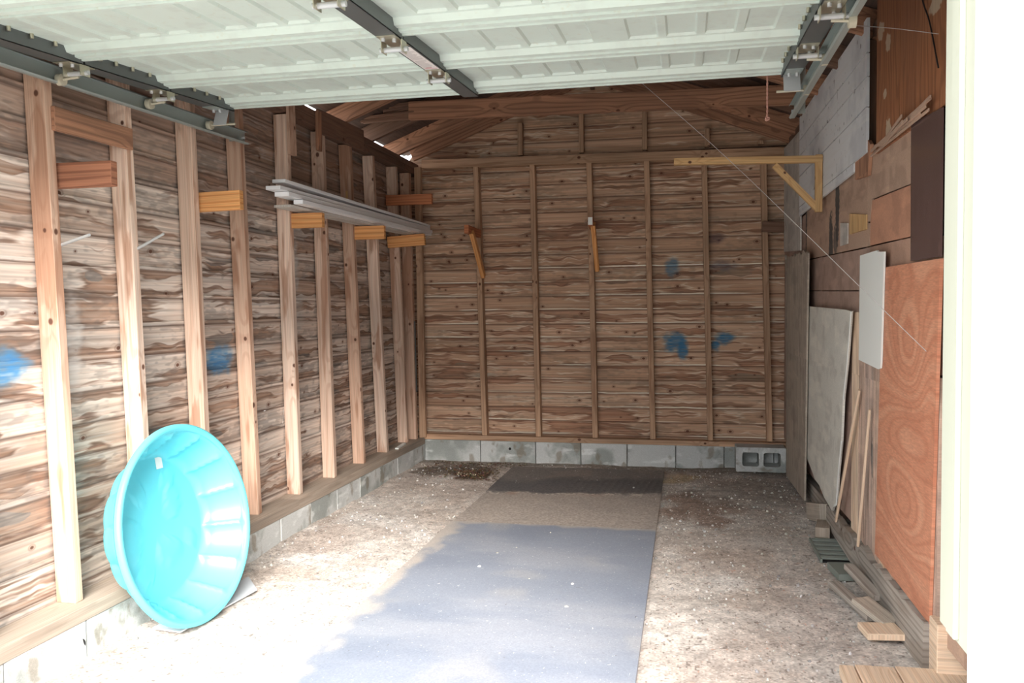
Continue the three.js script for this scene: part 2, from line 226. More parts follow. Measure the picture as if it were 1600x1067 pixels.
{
  const cuts = [-3.79, -4.26, -4.82, -5.34, -3.3, -5.86];
  const slit = { 5: [-6.8, -6.6], 10: [-3.25, -2.9], 4: [-4.8, -4.55] };
  for (let r = 0; r < 19; r++) {
    const c = cuts[(r * 5 + 12) % 6], g = slit[r];
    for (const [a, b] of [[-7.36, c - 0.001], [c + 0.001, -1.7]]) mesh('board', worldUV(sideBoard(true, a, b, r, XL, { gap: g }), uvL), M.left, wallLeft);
  }
  for (let i = -1; i < 9; i++) { // studs, leaning a little: far inner edge measured at the top and at the sill
    const zt = i < 0 ? -2.34 : topsL[i][0], yt = i < 0 ? 2.25 : topsL[i][1], zb = i < 0 ? -2.42 : botsL[i], k = (zt - zb) / (yt - 0.19), Z = (y) => zb + (y - 0.19) * k + 0.022;
    bar('stud', V(XLs - 0.044, 0.2, Z(0.2)), V(XLs - 0.044, 2.55, Z(2.55)), 0.088, 0.044, M.studs[(i + 1) % 3], wallLeft, V(1, 0, 0), 0.004);
  }
  // corner posts at the back left
  bar('corner_post', V(-2.40, 0.2, -7.10), V(-2.42, 2.55, -7.06), 0.09, 0.05, M.studs[1], wallLeft); bar('corner_post', V(-2.33, 0.2, -7.2), V(-2.345, 2.62, -7.2), 0.06, 0.045, M.backstud, wallLeft); bar('metal_strap', V(-2.352, 0.62, -7.098), V(-2.358, 1.25, -7.09), 0.004, 0.03, M.galvDark, wallLeft);
  bar('sill_plate', V(-2.395, 0.17, -7.3), V(-2.395, 0.17, -1.76), 0.06, 0.15, M.dirtySill, wallLeft, V(0, 1, 0));
  bar('top_plate', V(-2.42, 2.583, -7.3), V(-2.42, 2.583, -1.76), 0.05, 0.09, M.dark[1], wallLeft, V(0, 1, 0)); bar('top_plate', V(-2.42, 2.635, -7.3), V(-2.42, 2.635, -1.76), 0.05, 0.09, M.dark[1], wallLeft, V(0, 1, 0));
  const cb = group('footing', wallLeft); // course of low concrete blocks under the sill
  for (let z = -7.3, i = 0; z < -1.8; z += 0.405, i++) mesh('concrete_block', grainUV(new RoundedBoxGeometry(0.15, 0.24, 0.4, 1, 0.006).translate(-2.398 + (rnd() - 0.5) * 0.006, 0.02, Math.min(z + 0.2, -1.96)), 2, 1.1, 1.1), M.concrete, cb);
  mesh('mortar', worldUV(box(-2.47, -2.345, -0.1, 0.13, -7.3, -1.8), (x, y, z) => [z, y]), M.concrete, cb);
  bar('blocking_board', V(-2.366, 2.098, -2.80), V(-2.366, 2.105, -3.262), 0.018, 0.092, M.dark[0], wallLeft, V(1, 0, 0));
  bar('scab_board', V(-2.364, 2.596, -5.16), V(-2.364, 2.615, -5.945), 0.022, 0.155, M.dark[1], wallLeft, V(1, 0, 0)); bar('scab_board', V(-2.362, 2.305, -4.785), V(-2.362, 2.62, -4.77), 0.022, 0.085, M.studs[1], wallLeft, V(1, 0, 0)); bar('scab_board', V(-2.362, 2.4, -5.17), V(-2.362, 2.66, -5.17), 0.02, 0.06, M.dark[0], wallLeft, V(1, 0, 0));
}

// ---------------------------------------------------------------- roof
const XRD = -0.79, SL = 0.38, YE = 2.665; // ridge x, slope, height of the rafter foot (underside) on the left plate
const roofY = (x) => YE + (x < XRD ? (x + 2.42) * SL : (XRD + 2.42) * SL - (x - XRD) * SL * 0.98);
const ceiling = struct(group('ceiling'), 'dark gable roof of rafters and deck boards', 'roof');
for (let i = 0; i < 10; i++) {
  const z = -6.865 + i * 0.612, m = M.dark[i % 2], a = 0.068;
  if (z > -1.8) break;
  bar('rafter', V(-2.62, roofY(-2.62) + a, z), V(XRD - 0.02, roofY(XRD) + a, z), 0.045, 0.125, m, ceiling, V(0, 0, 1)); bar('rafter', V(1.06, roofY(1.06) + a, z), V(XRD + 0.02, roofY(XRD) + a, z), 0.045, 0.125, m, ceiling, V(0, 0, 1));
}
bar('ridge_board', V(XRD, roofY(XRD) + 0.03, -7.3), V(XRD, roofY(XRD) + 0.03, -1.7), 0.035, 0.16, M.dark[1], ceiling, V(1, 0, 0));
bar('rafter', V(-2.4, roofY(-2.4) + 0.06, -7.19), V(XRD, roofY(XRD) + 0.06, -7.19), 0.045, 0.12, M.dark[0], ceiling, V(0, 0, 1)); bar('rafter', V(0.84, roofY(0.84) + 0.06, -7.19), V(XRD, roofY(XRD) + 0.06, -7.19), 0.045, 0.12, M.dark[0], ceiling, V(0, 0, 1));
for (const sgn of [-1, 1]) for (let k = 0; k < 10; k++) { // deck boards along the ridge, lapped tight; the eave one stops short of the wall line outside
  const w = 0.188, d0 = 0.004 + k * 0.184, x = (d) => XRD + sgn * d / Math.hypot(1, SL), y = (X) => roofY(X) + 0.137 + 0.011;
  if (sgn > 0 && k > 9) continue;
  const xa = x(d0), xb = x(d0 + w), A = V((xa + xb) / 2, (y(xa) + y(xb)) / 2 + (k % 2) * 0.0006, -7.42), B = A.clone(); B.z = -1.45;
  bar('deck_board', A, B, Math.hypot(xb - xa, y(xb) - y(xa)), 0.02, M.deck, ceiling, V(xb - xa, y(xb) - y(xa), 0).normalize(), 0.001);
}
for (const sgn of [-1, 1]) { // asphalt roofing over the deck keeps the light out
  const L = sgn < 0 ? 1.775 : 2.02, xa = XRD, xb = XRD + sgn * L, g = new THREE.BoxGeometry(L * Math.hypot(1, SL), 0.008, 6.05), a = Math.atan(SL) * -sgn; g.rotateZ(a); g.translate((xa + xb) / 2, (roofY(xa) + roofY(xb)) / 2 + 0.168, -4.435);
  mesh('roofing', g, std({ color: 0x4a4744 }), ceiling);
}
{ // tie beam across, its left end rotten and torn
  const t = group('tie_beam'), A = V(-2.05, 2.853, -6.1), B = V(0.9, 2.803, -6.1);
  bar('timber', A, B, 0.045, 0.135, M.dark[0], t, V(0, 0, 1), 0.004);
  const r = rng(9), parts = [];
  for (let i = 0; i < 9; i++) { const y = 2.80 + i * 0.0135 + r() * 0.008, len = 0.1 + r() * 0.3; parts.push(barGeo(V(-2.0, y + 0.0, -6.1 + (r() - 0.5) * 0.03), V(-2.06 - len, y - 0.06 * (len) - 0.02 + r() * 0.03, -6.1 + (r() - 0.5) * 0.05), 0.02 + r() * 0.015, 0.02, V(0, 0, 1), 0.004)); }
  mesh('splintered_end', merge(parts), M.dark[1], t);
  tag(t, 'long brown timber tie beam with splintered left end spanning under the rafters', 'beam');
}

// ---------------------------------------------------------------- back wall
const wallBack = struct(group('wall_back'), 'back wall of stained horizontal siding boards between narrow studs', 'wall');
{
  const slit = { 19: [-2.3, -2.1], 18: [-2.25, -2.02], 14: [-2.3, -2.1], 13: [0.7, 0.85] };
  for (let r = 0; r < 28; r++) {
    const a = -2.49, b = 0.95; if (SB_.y0 + r * SB_.row > 3.36) break;
    mesh('board', worldUV(sideBoard(false, a, b, r, ZB, { gap: slit[r] }), uvB), M.back, wallBack);
  }
  const tops = [-1.822, -1.316, -0.819, -0.33, 0.146, 0.622], bots = [-1.766, -1.279, -0.777, -0.283, 0.198, 0.68];
  tops.forEach((xt, i) => bar('stud', V(bots[i] + 0.0, 0.225, ZBs - 0.044), V(xt + 0.0, 2.615, ZBs - 0.044), 0.046, 0.088, M.backstud, wallBack, V(1, 0, 0)));
  for (const [x, t] of [[-1.42, 2.97], [-0.884, 3.15], [-0.345, 3.03], [0.171, 2.84], [0.6, 2.72]]) bar('gable_stud', V(x, 2.69, ZBs - 0.03), V(x, t, ZBs - 0.03), 0.042, 0.07, M.backstud, wallBack, V(1, 0, 0));
  bar('top_plate', V(-2.32, 2.652, ZBs - 0.04), V(0.83, 2.617, ZBs - 0.04), 0.078, 0.09, M.backstud, wallBack, V(0, 1, 0)); bar('sill_plate', V(-2.33, 0.205, ZBs - 0.035), V(0.82, 0.195, ZBs - 0.035), 0.045, 0.1, M.backstud, wallBack, V(0, 1, 0));
  const f = group('footing', wallBack); let x = -2.32;
  for (const w of [0.52, 0.5, 0.4, 0.4, 0.41, 0.4, 0.4, 0.3]) { mesh('concrete_block', grainUV(new RoundedBoxGeometry(w - 0.006, 0.28, 0.15, 1, 0.006).translate(x + w / 2, 0.04, ZBs - 0.055 + (rnd() - 0.5) * 0.008), 0, 1.1, 1.1), M.concrete, f); x += w; }
  mesh('mortar', box(-2.5, 1.0, -0.1, 0.175, ZBs - 0.14, ZBs - 0.025), M.concrete, f);
  mesh('drain_hole', cyl(V(-1.53, 0.115, ZBs + 0.012), V(-1.53, 0.115, ZBs + 0.024), 0.012), M.black, f);
}

// ---------------------------------------------------------------- right wall
const RP = (z, y, off = 0) => V(xr(z) - off, y, z);
function panelGeo(pts, off, thick, uvf) { // outline in (z, y) on the right wall's inner plane
  const s = new THREE.Shape(pts.map(p => new THREE.Vector2(p[0], p[1]))), g = new THREE.ExtrudeGeometry(s, { depth: thick, bevelEnabled: false }), p = g.attributes.position;
  for (let i = 0; i < p.count; i++) { const z = p.getX(i), y = p.getY(i), d = p.getZ(i); p.setXYZ(i, xr(z) - off - d, y, z); }
  g.computeVertexNormals(); return worldUV(g, uvf ?? ((x, y, z) => [z, y]));
}
const panel = (name, pts, off, thick, m, parent, uvf) => mesh(name, panelGeo(pts, off, thick, uvf), m, parent);
const R4 = (z0, z1, y0, y1, j = 0) => [[z0, y0], [z1, y0 + j], [z1, y1 + j], [z0, y1]];
const hardTex = (base, seed, o = {}) => std({ map: tex(512, 512, (u, v, c) => { setc(c, base); const n = fbm(u * 9 + seed, v * 9, 4); mixc(c, [base[0] * 0.78, base[1] * 0.76, base[2] * 0.76], (o.soft ?? 0.4) * ss(0.45, 0.7, n)); mixc(c, [base[0] * 1.14, base[1] * 1.13, base[2] * 1.12], 0.4 * ss(0.55, 0.75, fbm(u * 4 + seed + 9, v * 14, 3))); const k = 0.95 + 0.1 * n2(u * 300, v * 300) + (o.streak ?? 0) * (n2(u * 90 + seed, v * 4) - 0.5); c[0] *= k; c[1] *= k; c[2] *= k;
  for (const s of o.spots ?? []) { const d = Math.hypot((u - s[0]) / s[2], (v - s[1]) / s[3]) + (fbm(u * 40, v * 40, 2) - 0.5) * 0.5; mixc(c, s[4], (s[5] ?? 0.8) * ss(1.1, 0.85, d)); } }, true), roughness: o.rough ?? 0.8 });
M.hard = [hardTex([178, 142, 122], 2), hardTex([180, 150, 130], 14), hardTex([170, 142, 128], 33), hardTex([188, 138, 112], 51)];
const SOOT = [62, 60, 60];
M.hardSoot = hardTex([180, 150, 130], 5, { spots: [[0.16, 0.34, 0.055, 0.3, SOOT, 0.85], [0.33, 0.70, 0.05, 0.36, SOOT, 0.85], [0.28, 0.40, 0.05, 0.12, SOOT, 0.6]] });
M.shiplap = std({ map: tex(1024, 256, (u, v, c) => { setc(c, [226, 227, 228]); mixc(c, [204, 205, 208], ss(0.45, 0.7, fbm(u * 8, v * 4, 4))); mixc(c, [222, 222, 220], 0.5 * ss(0.55, 0.7, fbm(u * 5 + 7, v * 40, 3))); mixc(c, [96, 94, 92], 0.6 * ss(0.9, 0.96, n2(u * 90, v * 20))); }, true), roughness: 0.7 });
M.agedPanel = hardTex([196, 190, 182], 61, { streak: 0.12 });
M.drywall = hardTex([212, 208, 198], 67, { soft: 0.3 });
M.leanBoard = hardTex([172, 160, 146], 63, { streak: 0.2, soft: 0.35 });
M.darkGloss = std({ map: tex(256, 512, (u, v, c) => { setc(c, [92, 72, 70]); const k = 0.85 + 0.3 * fbm(u * 30, v * 3, 3); c[0] *= k; c[1] *= k; c[2] *= k; }), roughness: 0.22 });
M.upperPly = std({ map: tex(512, 512, (u, v, c) => { const x = u * 1.1; setc(c, [158, 104, 70]); mixc(c, [126, 80, 54], 0.6 * ss(0, 1, Math.sin(x * 110 + fbm(x * 8, v * 1.6, 3) * 20))); const k = 0.9 + 0.2 * n2(u * 260, v * 5); c[0] *= k; c[1] *= k; c[2] *= k; mixc(c, [144, 96, 70], 0.4 * ss(0.5, 0.7, fbm(u * 5, v * 2, 3)));
  for (const s of [[0.23, 0.12, 0.045, 0.07], [0.17, 0.35, 0.03, 0.035], [0.22, 0.63, 0.045, 0.06], [0.09, 0.75, 0.06, 0.06], [0.88, 0.55, 0.08, 0.05], [0.8, 0.92, 0.1, 0.08]]) { const d = Math.hypot((u - s[0]) / s[2], (v - s[1]) / s[3]) + (fbm(u * 40, v * 40, 2) - 0.5) * 0.6; mixc(c, [204, 190, 166], 0.75 * ss(1.05, 0.85, d)); } }), roughness: 0.75 });
M.ply = std({ map: tex(512, 1024, (u, v, c) => { // rotary-cut veneer: nested loops of figure
  const x = u * 0.84, y = v * 1.35; setc(c, [206, 142, 112]);
  const wob = (fbm(x * 3, y * 3, 3) - 0.5) * 0.22; let f = y * 1.0 + wob;
  for (const [cx, cy, a, b, h] of [[0.5, 0.98, 0.24, 0.2, 0.5], [0.55, 0.66, 0.34, 0.17, -0.45], [0.42, 0.36, 0.26, 0.2, 0.5], [0.74, 0.88, 0.14, 0.16, -0.3], [0.3, 0.1, 0.4, 0.14, -0.3]]) f += h * Math.exp(-(((x - cx) / a) ** 2) - (((y - cy) / b) ** 2));
  const s = Math.sin(f * 62), t = Math.sin(f * 23 + 1.2); mixc(c, [182, 112, 84], 0.4 * ss(0.1, 1, s)); mixc(c, [222, 170, 140], 0.4 * ss(0.4, 1, t)); mixc(c, [174, 106, 80], 0.25 * ss(0.5, 0.75, fbm(x * 6, y * 3 + 9, 3)));
  const k = 0.93 + 0.14 * n2(u * 40, v * 520); c[0] *= k; c[1] *= k; c[2] *= k;
}), roughness: 0.55 });
M.bare = std({ map: lumberTex([222, 196, 170], [196, 162, 132], { seed: 101, knots: 3, rings: 190, figure: 0.4, blotch: 0.2 }) }); M.plank = hardTex([196, 168, 150], 71, { streak: 0.25, soft: 0.4 }); M.plank2 = hardTex([184, 160, 146], 74, { streak: 0.3, soft: 0.4, spots: [[0.8, 0.62, 0.05, 0.12, [92, 88, 86], 0.7], [0.86, 0.5, 0.04, 0.07, [92, 88, 86], 0.6]] });
const wallRight = struct(group('wall_right'), 'right wall patched together from brown hardboard sheets and painted boards', 'wall');
{
  // outer sheathing that closes the wall, then the framing it hangs on
  mesh('sheathing', panelGeo(R4(-7.36, -1.7, -0.06, 2.88), -0.13, 0.02), M.deck, wallRight);
  for (let z = -6.9; z < -1.8; z += 0.61) { const g = barGeo(RP(z, 0.12, -0.055), RP(z, 2.66, -0.055), 0.088, 0.042, V(1, 0, 0)); mesh('stud', g, M.dark[1], wallRight); }
  bar('top_plate', RP(-7.3, 2.69, -0.06), RP(-1.72, 2.69, -0.06), 0.06, 0.09, M.dark[1], wallRight, V(0, 1, 0));
  const H = (pts, m, label) => { const o = panel('hardboard_sheet', pts, -0.008, 0.008, m, wallRight); if (label) o.userData.label = label; return o; };
  // hardboard sheets, seam by seam (edges measured along the wall)
  H([[-7.28, 0.25], [-6.24, 0.25], [-6.24, 2.0], [-7.28, 2.0]], M.hard[2]);
  H([[-6.234, 1.464], [-4.55, 1.432], [-4.36, 1.425], [-4.36, 1.637], [-4.55, 1.64], [-6.234, 1.674]], M.hard[2]);
  H([[-6.234, 0.25], [-4.36, 0.2], [-4.36, 1.419], [-4.55, 1.426], [-6.234, 1.458]], M.hard[2]);
  const soot = panel('hardboard_sheet', [[-6.234, 1.68], [-4.36, 1.644], [-4.35, 1.755], [-4.41, 1.76], [-4.41, 2.12], [-6.234, 2.12]], -0.008, 0.008, M.hardSoot, wallRight, (x, y, z) => [(z + 5.5) / 1.1, (y - 1.45) / 0.72]); soot.userData.label = 'brown hardboard smudged with black soot streaks';
  H([[-4.404, 1.765], [-4.352, 1.762], [-4.316, 1.865], [-3.61, 1.845], [-3.61, 2.09], [-4.404, 2.12]], M.hard[1]);
  H([[-4.346, 1.645], [-3.61, 1.632], [-3.61, 1.839], [-4.31, 1.858], [-4.346, 1.755]], M.hard[3]);
  H([[-4.354, 1.1], [-3.24, 1.1], [-3.24, 1.6], [-3.61, 1.626], [-4.354, 1.638]], M.hard[0]);
  H([[-3.235, 0.14], [-2.5, 0.14], [-2.5, 2.05], [-3.235, 2.05]], M.hard[1]); H([[-2.494, 0.14], [-1.81, 0.14], [-1.81, 2.05], [-2.494, 2.05]], M.hard[0]); H([[-3.19, 2.06], [-1.81, 2.06], [-1.81, 2.68], [-3.19, 2.68]], M.hard[2]);
  const pz = [-4.68, -4.52, -4.385, -4.22, -4.09, -3.9, -3.7, -3.5, -3.25]; // vertical planks below
  for (let i = 0; i < 8; i++) mesh('plank', panelGeo(R4(pz[i] + 0.003, pz[i + 1] - 0.003, 0.14 + (i % 3) * 0.012, i ? 1.09 : 1.32), -0.004, 0.014), [M.bare, M.plank, M.plank2, M.plank][i % 4], wallRight);
  panel('plank', R4(-6.2, -4.69, 0.2, 1.33), -0.006, 0.008, M.hard[2], wallRight);
  const patch = panel('patch_board', [[-4.772, 1.735], [-4.40, 1.728], [-4.40, 1.80], [-4.77, 1.845]], 0.001, 0.008, M.pinePale, wallRight); patch.userData.label = 'small pale tan patch of bare wood';
  const block = panel('patch_board', [[-4.6, 2.0], [-4.33, 1.98], [-4.28, 2.12], [-4.33, 2.15], [-4.6, 2.09]], 0.002, 0.016, M.dark[0], wallRight); block.userData.label = 'broken brown wood scrap on the wall';
  panel('patch_board', [[-5.02, 1.69], [-4.83, 1.69], [-4.83, 1.8], [-5.02, 1.82]], 0.001, 0.006, M.agedPanel, wallRight);
  // upper brown plywood strips with pale round blotches
  const uvU = (x, y, z) => [(z + 4.22) / 1.0, (y - 2.04) / 0.75];
  for (const [a, b] of [[-4.2, -3.812], [-3.808, -3.594], [-3.59, -3.2]]) { const o = panel('plywood_strip', R4(a, b, 2.06, 2.84), 0.0, 0.01, M.upperPly, wallRight, uvU); o.userData.label = 'upper brown plywood strip with pale blotches'; }
  // painted shiplap boards, horizontal with open grooves
  const uvS = (x, y, z) => [(z + 6.4) / 2.1, (y - 2.0) / 0.75], ys = [2.088, 2.308, 2.454, 2.567, 2.735];
  for (let i = 0; i < 4; i++) { const o = panel('shiplap_board', [[-6.36, ys[i] - 0.024 + 0.003], [-4.33, ys[i] + 0.003], [-4.33, ys[i + 1] - 0.003], [-6.36, ys[i + 1] - 0.03]], 0.012, 0.014, M.shiplap, wallRight, uvS); o.userData.label = 'grey-white painted shiplap board'; }
  panel('shiplap_board', [[-6.36, 2.003], [-4.6, 2.041], [-4.6, 2.085], [-6.36, 2.062]], 0.012, 0.014, M.shiplap, wallRight, uvS);
  const c = panel('corner_panel', [[-7.2, 1.80], [-6.37, 1.755], [-6.37, 2.62], [-7.2, 2.64]], 0.006, 0.012, M.agedPanel, wallRight); c.userData.label = 'dull grey panel in the far corner';
  // rotten grey skirt board along the bottom
  const sk = [], r = rng(4); sk.push([-5.2, 0.06], [-3.32, -0.03]); for (let z = -3.3; z > -5.2; z -= 0.05) { const rot = gau(z, -4.05, 0.35); sk.push([z, 0.178 + (r() - 0.5) * (0.012 + 0.05 * rot) - 0.02 * rot]); }
  sk.push([-5.2, 0.16]);
  const o = panel('skirt_board', sk, 0.01, 0.03, M.grey, wallRight, (x, y, z) => [y / 0.3, z / 2.6]); o.userData.label = 'grey rotten skirt board with a jagged top edge';
  mesh('sill_beam', barGeo(RP(-7.25, 0.1, -0.05), RP(-3.3, 0.05, -0.05), 0.1, 0.12, V(1, 0, 0)), M.grey, wallRight);
}
// ---------------------------------------------------------------- front: jambs, header, casing (the camera looks in through the opening)
M.cream = std({ color: 0xb4b6a6, roughness: 0.6 });
const wallFront = struct(group('wall_front'), 'white painted front wall around the wide opening', 'wall');
{
  mesh('side_wall', box(-2.62, -2.30, -0.1, 2.9, -1.80, -1.70), M.white, wallFront); mesh('side_wall', box(0.556, 1.1, -0.1, 2.9, -1.80, -1.70), M.white, wallFront);
  const s = new THREE.Shape([[-2.62, 2.2], [1.1, 2.2], [1.1, 2.66], [XRD, 3.42], [-2.62, 2.72]].map(p => new THREE.Vector2(...p))), g = new THREE.ExtrudeGeometry(s, { depth: 0.10, bevelEnabled: false }); g.translate(0, 0, -1.80); mesh('header', g, M.white, wallFront);
  mesh('jamb', new RoundedBoxGeometry(0.035, 1.6, 0.19, 1, 0.004).translate(0.5375, 1.49, -1.785), M.cream, wallFront); mesh('jamb', new RoundedBoxGeometry(0.035, 2.3, 0.19, 1, 0.004).translate(-2.28, 1.05, -1.785), M.white, wallFront);
  mesh('stop_strip', new RoundedBoxGeometry(0.012, 1.58, 0.05, 1, 0.003).translate(0.515, 1.49, -1.775), M.cream, wallFront);
  mesh('casing', new RoundedBoxGeometry(0.16, 2.34, 0.02, 1, 0.004).translate(0.598, 1.07, -1.688), M.white, wallFront);
  for (const y of [1.22, 1.206, 1.07]) mesh('screw', cyl(V(0.535, y, -1.679), V(0.535, y, -1.676), 0.0025, 8), M.galvDark, wallFront);
}
console.log('structure done');

// ---------------------------------------------------------------- overhead door, open
const DW = 2.735, DX = -2.26, SEC = 0.533;
{
  const door = struct(group('door_1'), 'white steel overhead door, open, with grey stiles and hinges', 'garage door');
  door.position.set(DX, 2.352, -3.815); door.rotation.x = 0.064;
  const xs0 = [], CST = 1.245; // centre stile from CST to CST + 0.072
  const groups = [];
  for (const [a, b] of [[0.075, CST], [CST + 0.072, DW - 0.075]]) { const w = (b - a - 0.25) / 2; groups.push([a + 0.075, w], [a + 0.175 + w, w]); }
  const panels = []; for (const [x0, w] of groups) for (let k = 0; k < 4; k++) panels.push([x0 + k * w / 4 + 0.014, x0 + (k + 1) * w / 4 - 0.014]);
  const bx = (x0, x1, y0, y1, z0, z1) => box(x0, x1, y0, y1, z0, z1);
  for (let i = 0; i < 4; i++) {
    const z0 = i * SEC, sec = group('section', door);
    // embossed steel skin: every raised panel of the outside is a shallow dent on this side
    const gx = [0.03], gz = [z0 + 0.05, z0 + 0.118, z0 + 0.126, z0 + 0.44, z0 + 0.448, z0 + 0.53];
    for (const [a, b] of panels) gx.push(a, a + 0.007, b - 0.007, b); gx.push(DW - 0.03);
    const pos = [], idx = [], inP = (x) => panels.some(([a, b]) => x > a + 0.004 && x < b - 0.004);
    for (const z of gz) for (const x of gx) pos.push(x, 0.036 + (inP(x) && z > z0 + 0.12 && z < z0 + 0.446 ? 0.009 : 0), z);
    for (let a = 0; a < gz.length - 1; a++) for (let b = 0; b < gx.length - 1; b++) { const q = a * gx.length + b, w = q + gx.length; idx.push(q, q + 1, w + 1, q, w + 1, w); }
    let g = new THREE.BufferGeometry(); g.setAttribute('position', new THREE.Float32BufferAttribute(pos, 3)); g.setIndex(idx); g = g.toNonIndexed(); g.computeVertexNormals(); worldUV(g, (x, y, z) => [x / 1.2, z / 0.6]);
    mesh('skin', g, M.doorPaint, sec);
    mesh('outer_face', bx(0, DW, 0.052, 0.056, z0, z0 + 0.53), M.doorPaint, sec);
    const prof = [[0.1, 0.036], [0.088, 0.014], [0.058, 0.012], [0.054, 0.02], [0.048, 0.02], [0.046, 0.006], [0.022, 0.004], [0.02, 0.012], [0.014, 0.012], [0.012, 0.0], [0, 0], [0, 0.05], [0.1, 0.05]];
    const s = new THREE.Shape(prof.map(p => new THREE.Vector2(p[0], p[1]))), rg = new THREE.ExtrudeGeometry(s, { depth: DW - 0.10, bevelEnabled: false }); // x=z, y=y, extrude=x
    { const p = rg.attributes.position; for (let k = 0; k < p.count; k++) { const a = p.getX(k), b = p.getY(k), c = p.getZ(k); p.setXYZ(k, 0.05 + c, b, z0 + a); } const ar = p.array; for (let k = 0; k < ar.length; k += 9) for (let c = 0; c < 3; c++) { const t = ar[k + 3 + c]; ar[k + 3 + c] = ar[k + 6 + c]; ar[k + 6 + c] = t; } rg.computeVertexNormals(); worldUV(rg, (x, y, z) => [x / 1.2, z / 0.6 + y]); }
    mesh('rail', rg, M.doorPaint, sec);
    mesh('rail', worldUV(bx(0.05, DW - 0.05, 0.012, 0.05, z0 + SEC - 0.028, z0 + SEC - 0.006), (x, y, z) => [x, z]), M.doorPaint, sec);
    mesh('seal_strip', bx(0.06, DW - 0.06, 0.016, 0.03, z0 + SEC - 0.006, z0 + SEC), std({ color: 0xcdbf98 }), sec);
    const stile = (x0, x1) => merge([bx(x0, x1, -0.012, -0.009, z0 + 0.004, z0 + 0.526), bx(x0, x0 + 0.003, -0.012, 0.05, z0 + 0.004, z0 + 0.526), bx(x1 - 0.003, x1, -0.012, 0.05, z0 + 0.004, z0 + 0.526)]);
    for (const [a, b] of [[0, 0.075], [CST, CST + 0.072], [DW - 0.075, DW]]) mesh('stile', stile(a, b), M.galvDark, sec);
    const bolts = []; for (const [x] of [[0.083], [DW - 0.083]]) for (const dz of [0.15, 0.26, 0.36, 0.45]) bolts.push(cyl(V(x, 0.02, z0 + dz), V(x, 0.036, z0 + dz), 0.007, 6));
    mesh('bolts', merge(bolts), M.zinc, sec);
    if (i === 1) { // warning sticker on the centre stile
      const cv = document.createElement('canvas'); cv.width = 128; cv.height = 512; const c2 = cv.getContext('2d'); c2.fillStyle = '#e2dcda'; c2.fillRect(0, 0, 128, 512); c2.fillStyle = '#7c7474';
      const r = rng(6); for (let y = 20; y < 470; y += 9) if (Math.abs(y - 270) > 14) c2.fillRect(10, y, 60 + r() * 48, 2.5); c2.fillRect(0, 268, 128, 4); c2.fillStyle = '#b8455a'; c2.fillRect(8, 480, 112, 10); c2.fillRect(30, 462, 50, 8);
      const t = new THREE.CanvasTexture(cv); t.colorSpace = THREE.SRGBColorSpace; const pg = new THREE.BoxGeometry(0.058, 0.001, 0.36); pg.translate(CST + 0.036, -0.0128, z0 + 0.26); worldUV(pg, (x, y, z) => [(x - CST - 0.007) / 0.058, (z - z0 - 0.08) / 0.36]);
      const o = mesh('sticker', pg, std({ map: t, roughness: 0.6 }), sec); o.userData.label = 'pale printed sticker with a red line';
    }
  }
  // hinges over every seam; the outer ones carry the rollers
  for (let i = 1; i < 4; i++) for (const x of [0.037, CST + 0.036, DW - 0.037]) {
    const h = group('hinge', door), z = i * SEC, end = x !== CST + 0.036, P = [bx(x - 0.033, x + 0.033, -0.0155, -0.0125, z - 0.065, z + 0.075)];
    for (const s of [-1, 1]) P.push(bx(x + s * 0.036 - 0.0015, x + s * 0.036 + 0.0015, -0.052, -0.012, z - 0.03, z + 0.022));
    mesh('hinge_plate', merge(P), M.zinc, h); mesh('barrel', cyl(V(x - 0.05, -0.04, z - 0.006), V(x + 0.05, -0.04, z - 0.006), 0.009, 12), M.paleSteel, h);
    const B = []; for (const [a, b] of [[-0.016, 0.055], [0.016, 0.035], [0.014, -0.05]]) B.push(cyl(V(x + a, -0.026, z + b), V(x + a, -0.014, z + b), 0.007, 6)); mesh('bolts', merge(B), M.paleSteel, h);
    if (end) { const s = x < 1 ? -1 : 1, tx = s < 0 ? -0.04 : DW + 0.025; mesh('roller', merge([cyl(V(x, -0.05, z - 0.015), V(tx, -0.055, z - 0.015), 0.0055, 8), cyl(V(tx - 0.011, -0.055, z - 0.015), V(tx + 0.011, -0.055, z - 0.015), 0.022, 16)]), M.nylon, h); }
  }
  for (const s of [-1, 1]) { // top fixtures at the far corners
    const x = s < 0 ? 0.037 : DW - 0.037, tx = s < 0 ? -0.04 : DW + 0.025, f = group('top_bracket', door), z = 0.075;
    const pl = new THREE.BoxGeometry(0.068, 0.003, 0.10); pl.rotateX(1.15); pl.translate(x, -0.04, z - 0.01); mesh('bracket_plate', pl, M.paleSteel, f);
    mesh('base_plate', bx(x - 0.033, x + 0.033, -0.016, -0.012, z + 0.0, z + 0.1), M.galv, f);
    mesh('roller', merge([cyl(V(x - s * 0.06, -0.078, z - 0.03), V(tx, -0.078, z - 0.03), 0.0055, 8), cyl(V(tx - 0.011, -0.078, z - 0.03), V(tx + 0.011, -0.078, z - 0.03), 0.022, 16)]), M.nylon, f);
    mesh('bolts', merge([cyl(V(x - 0.016, -0.03, z + 0.03), V(x - 0.016, -0.015, z + 0.03), 0.007, 6), cyl(V(x + 0.016, -0.03, z + 0.03), V(x + 0.016, -0.015, z + 0.03), 0.007, 6)]), M.paleSteel, f);
  }
}
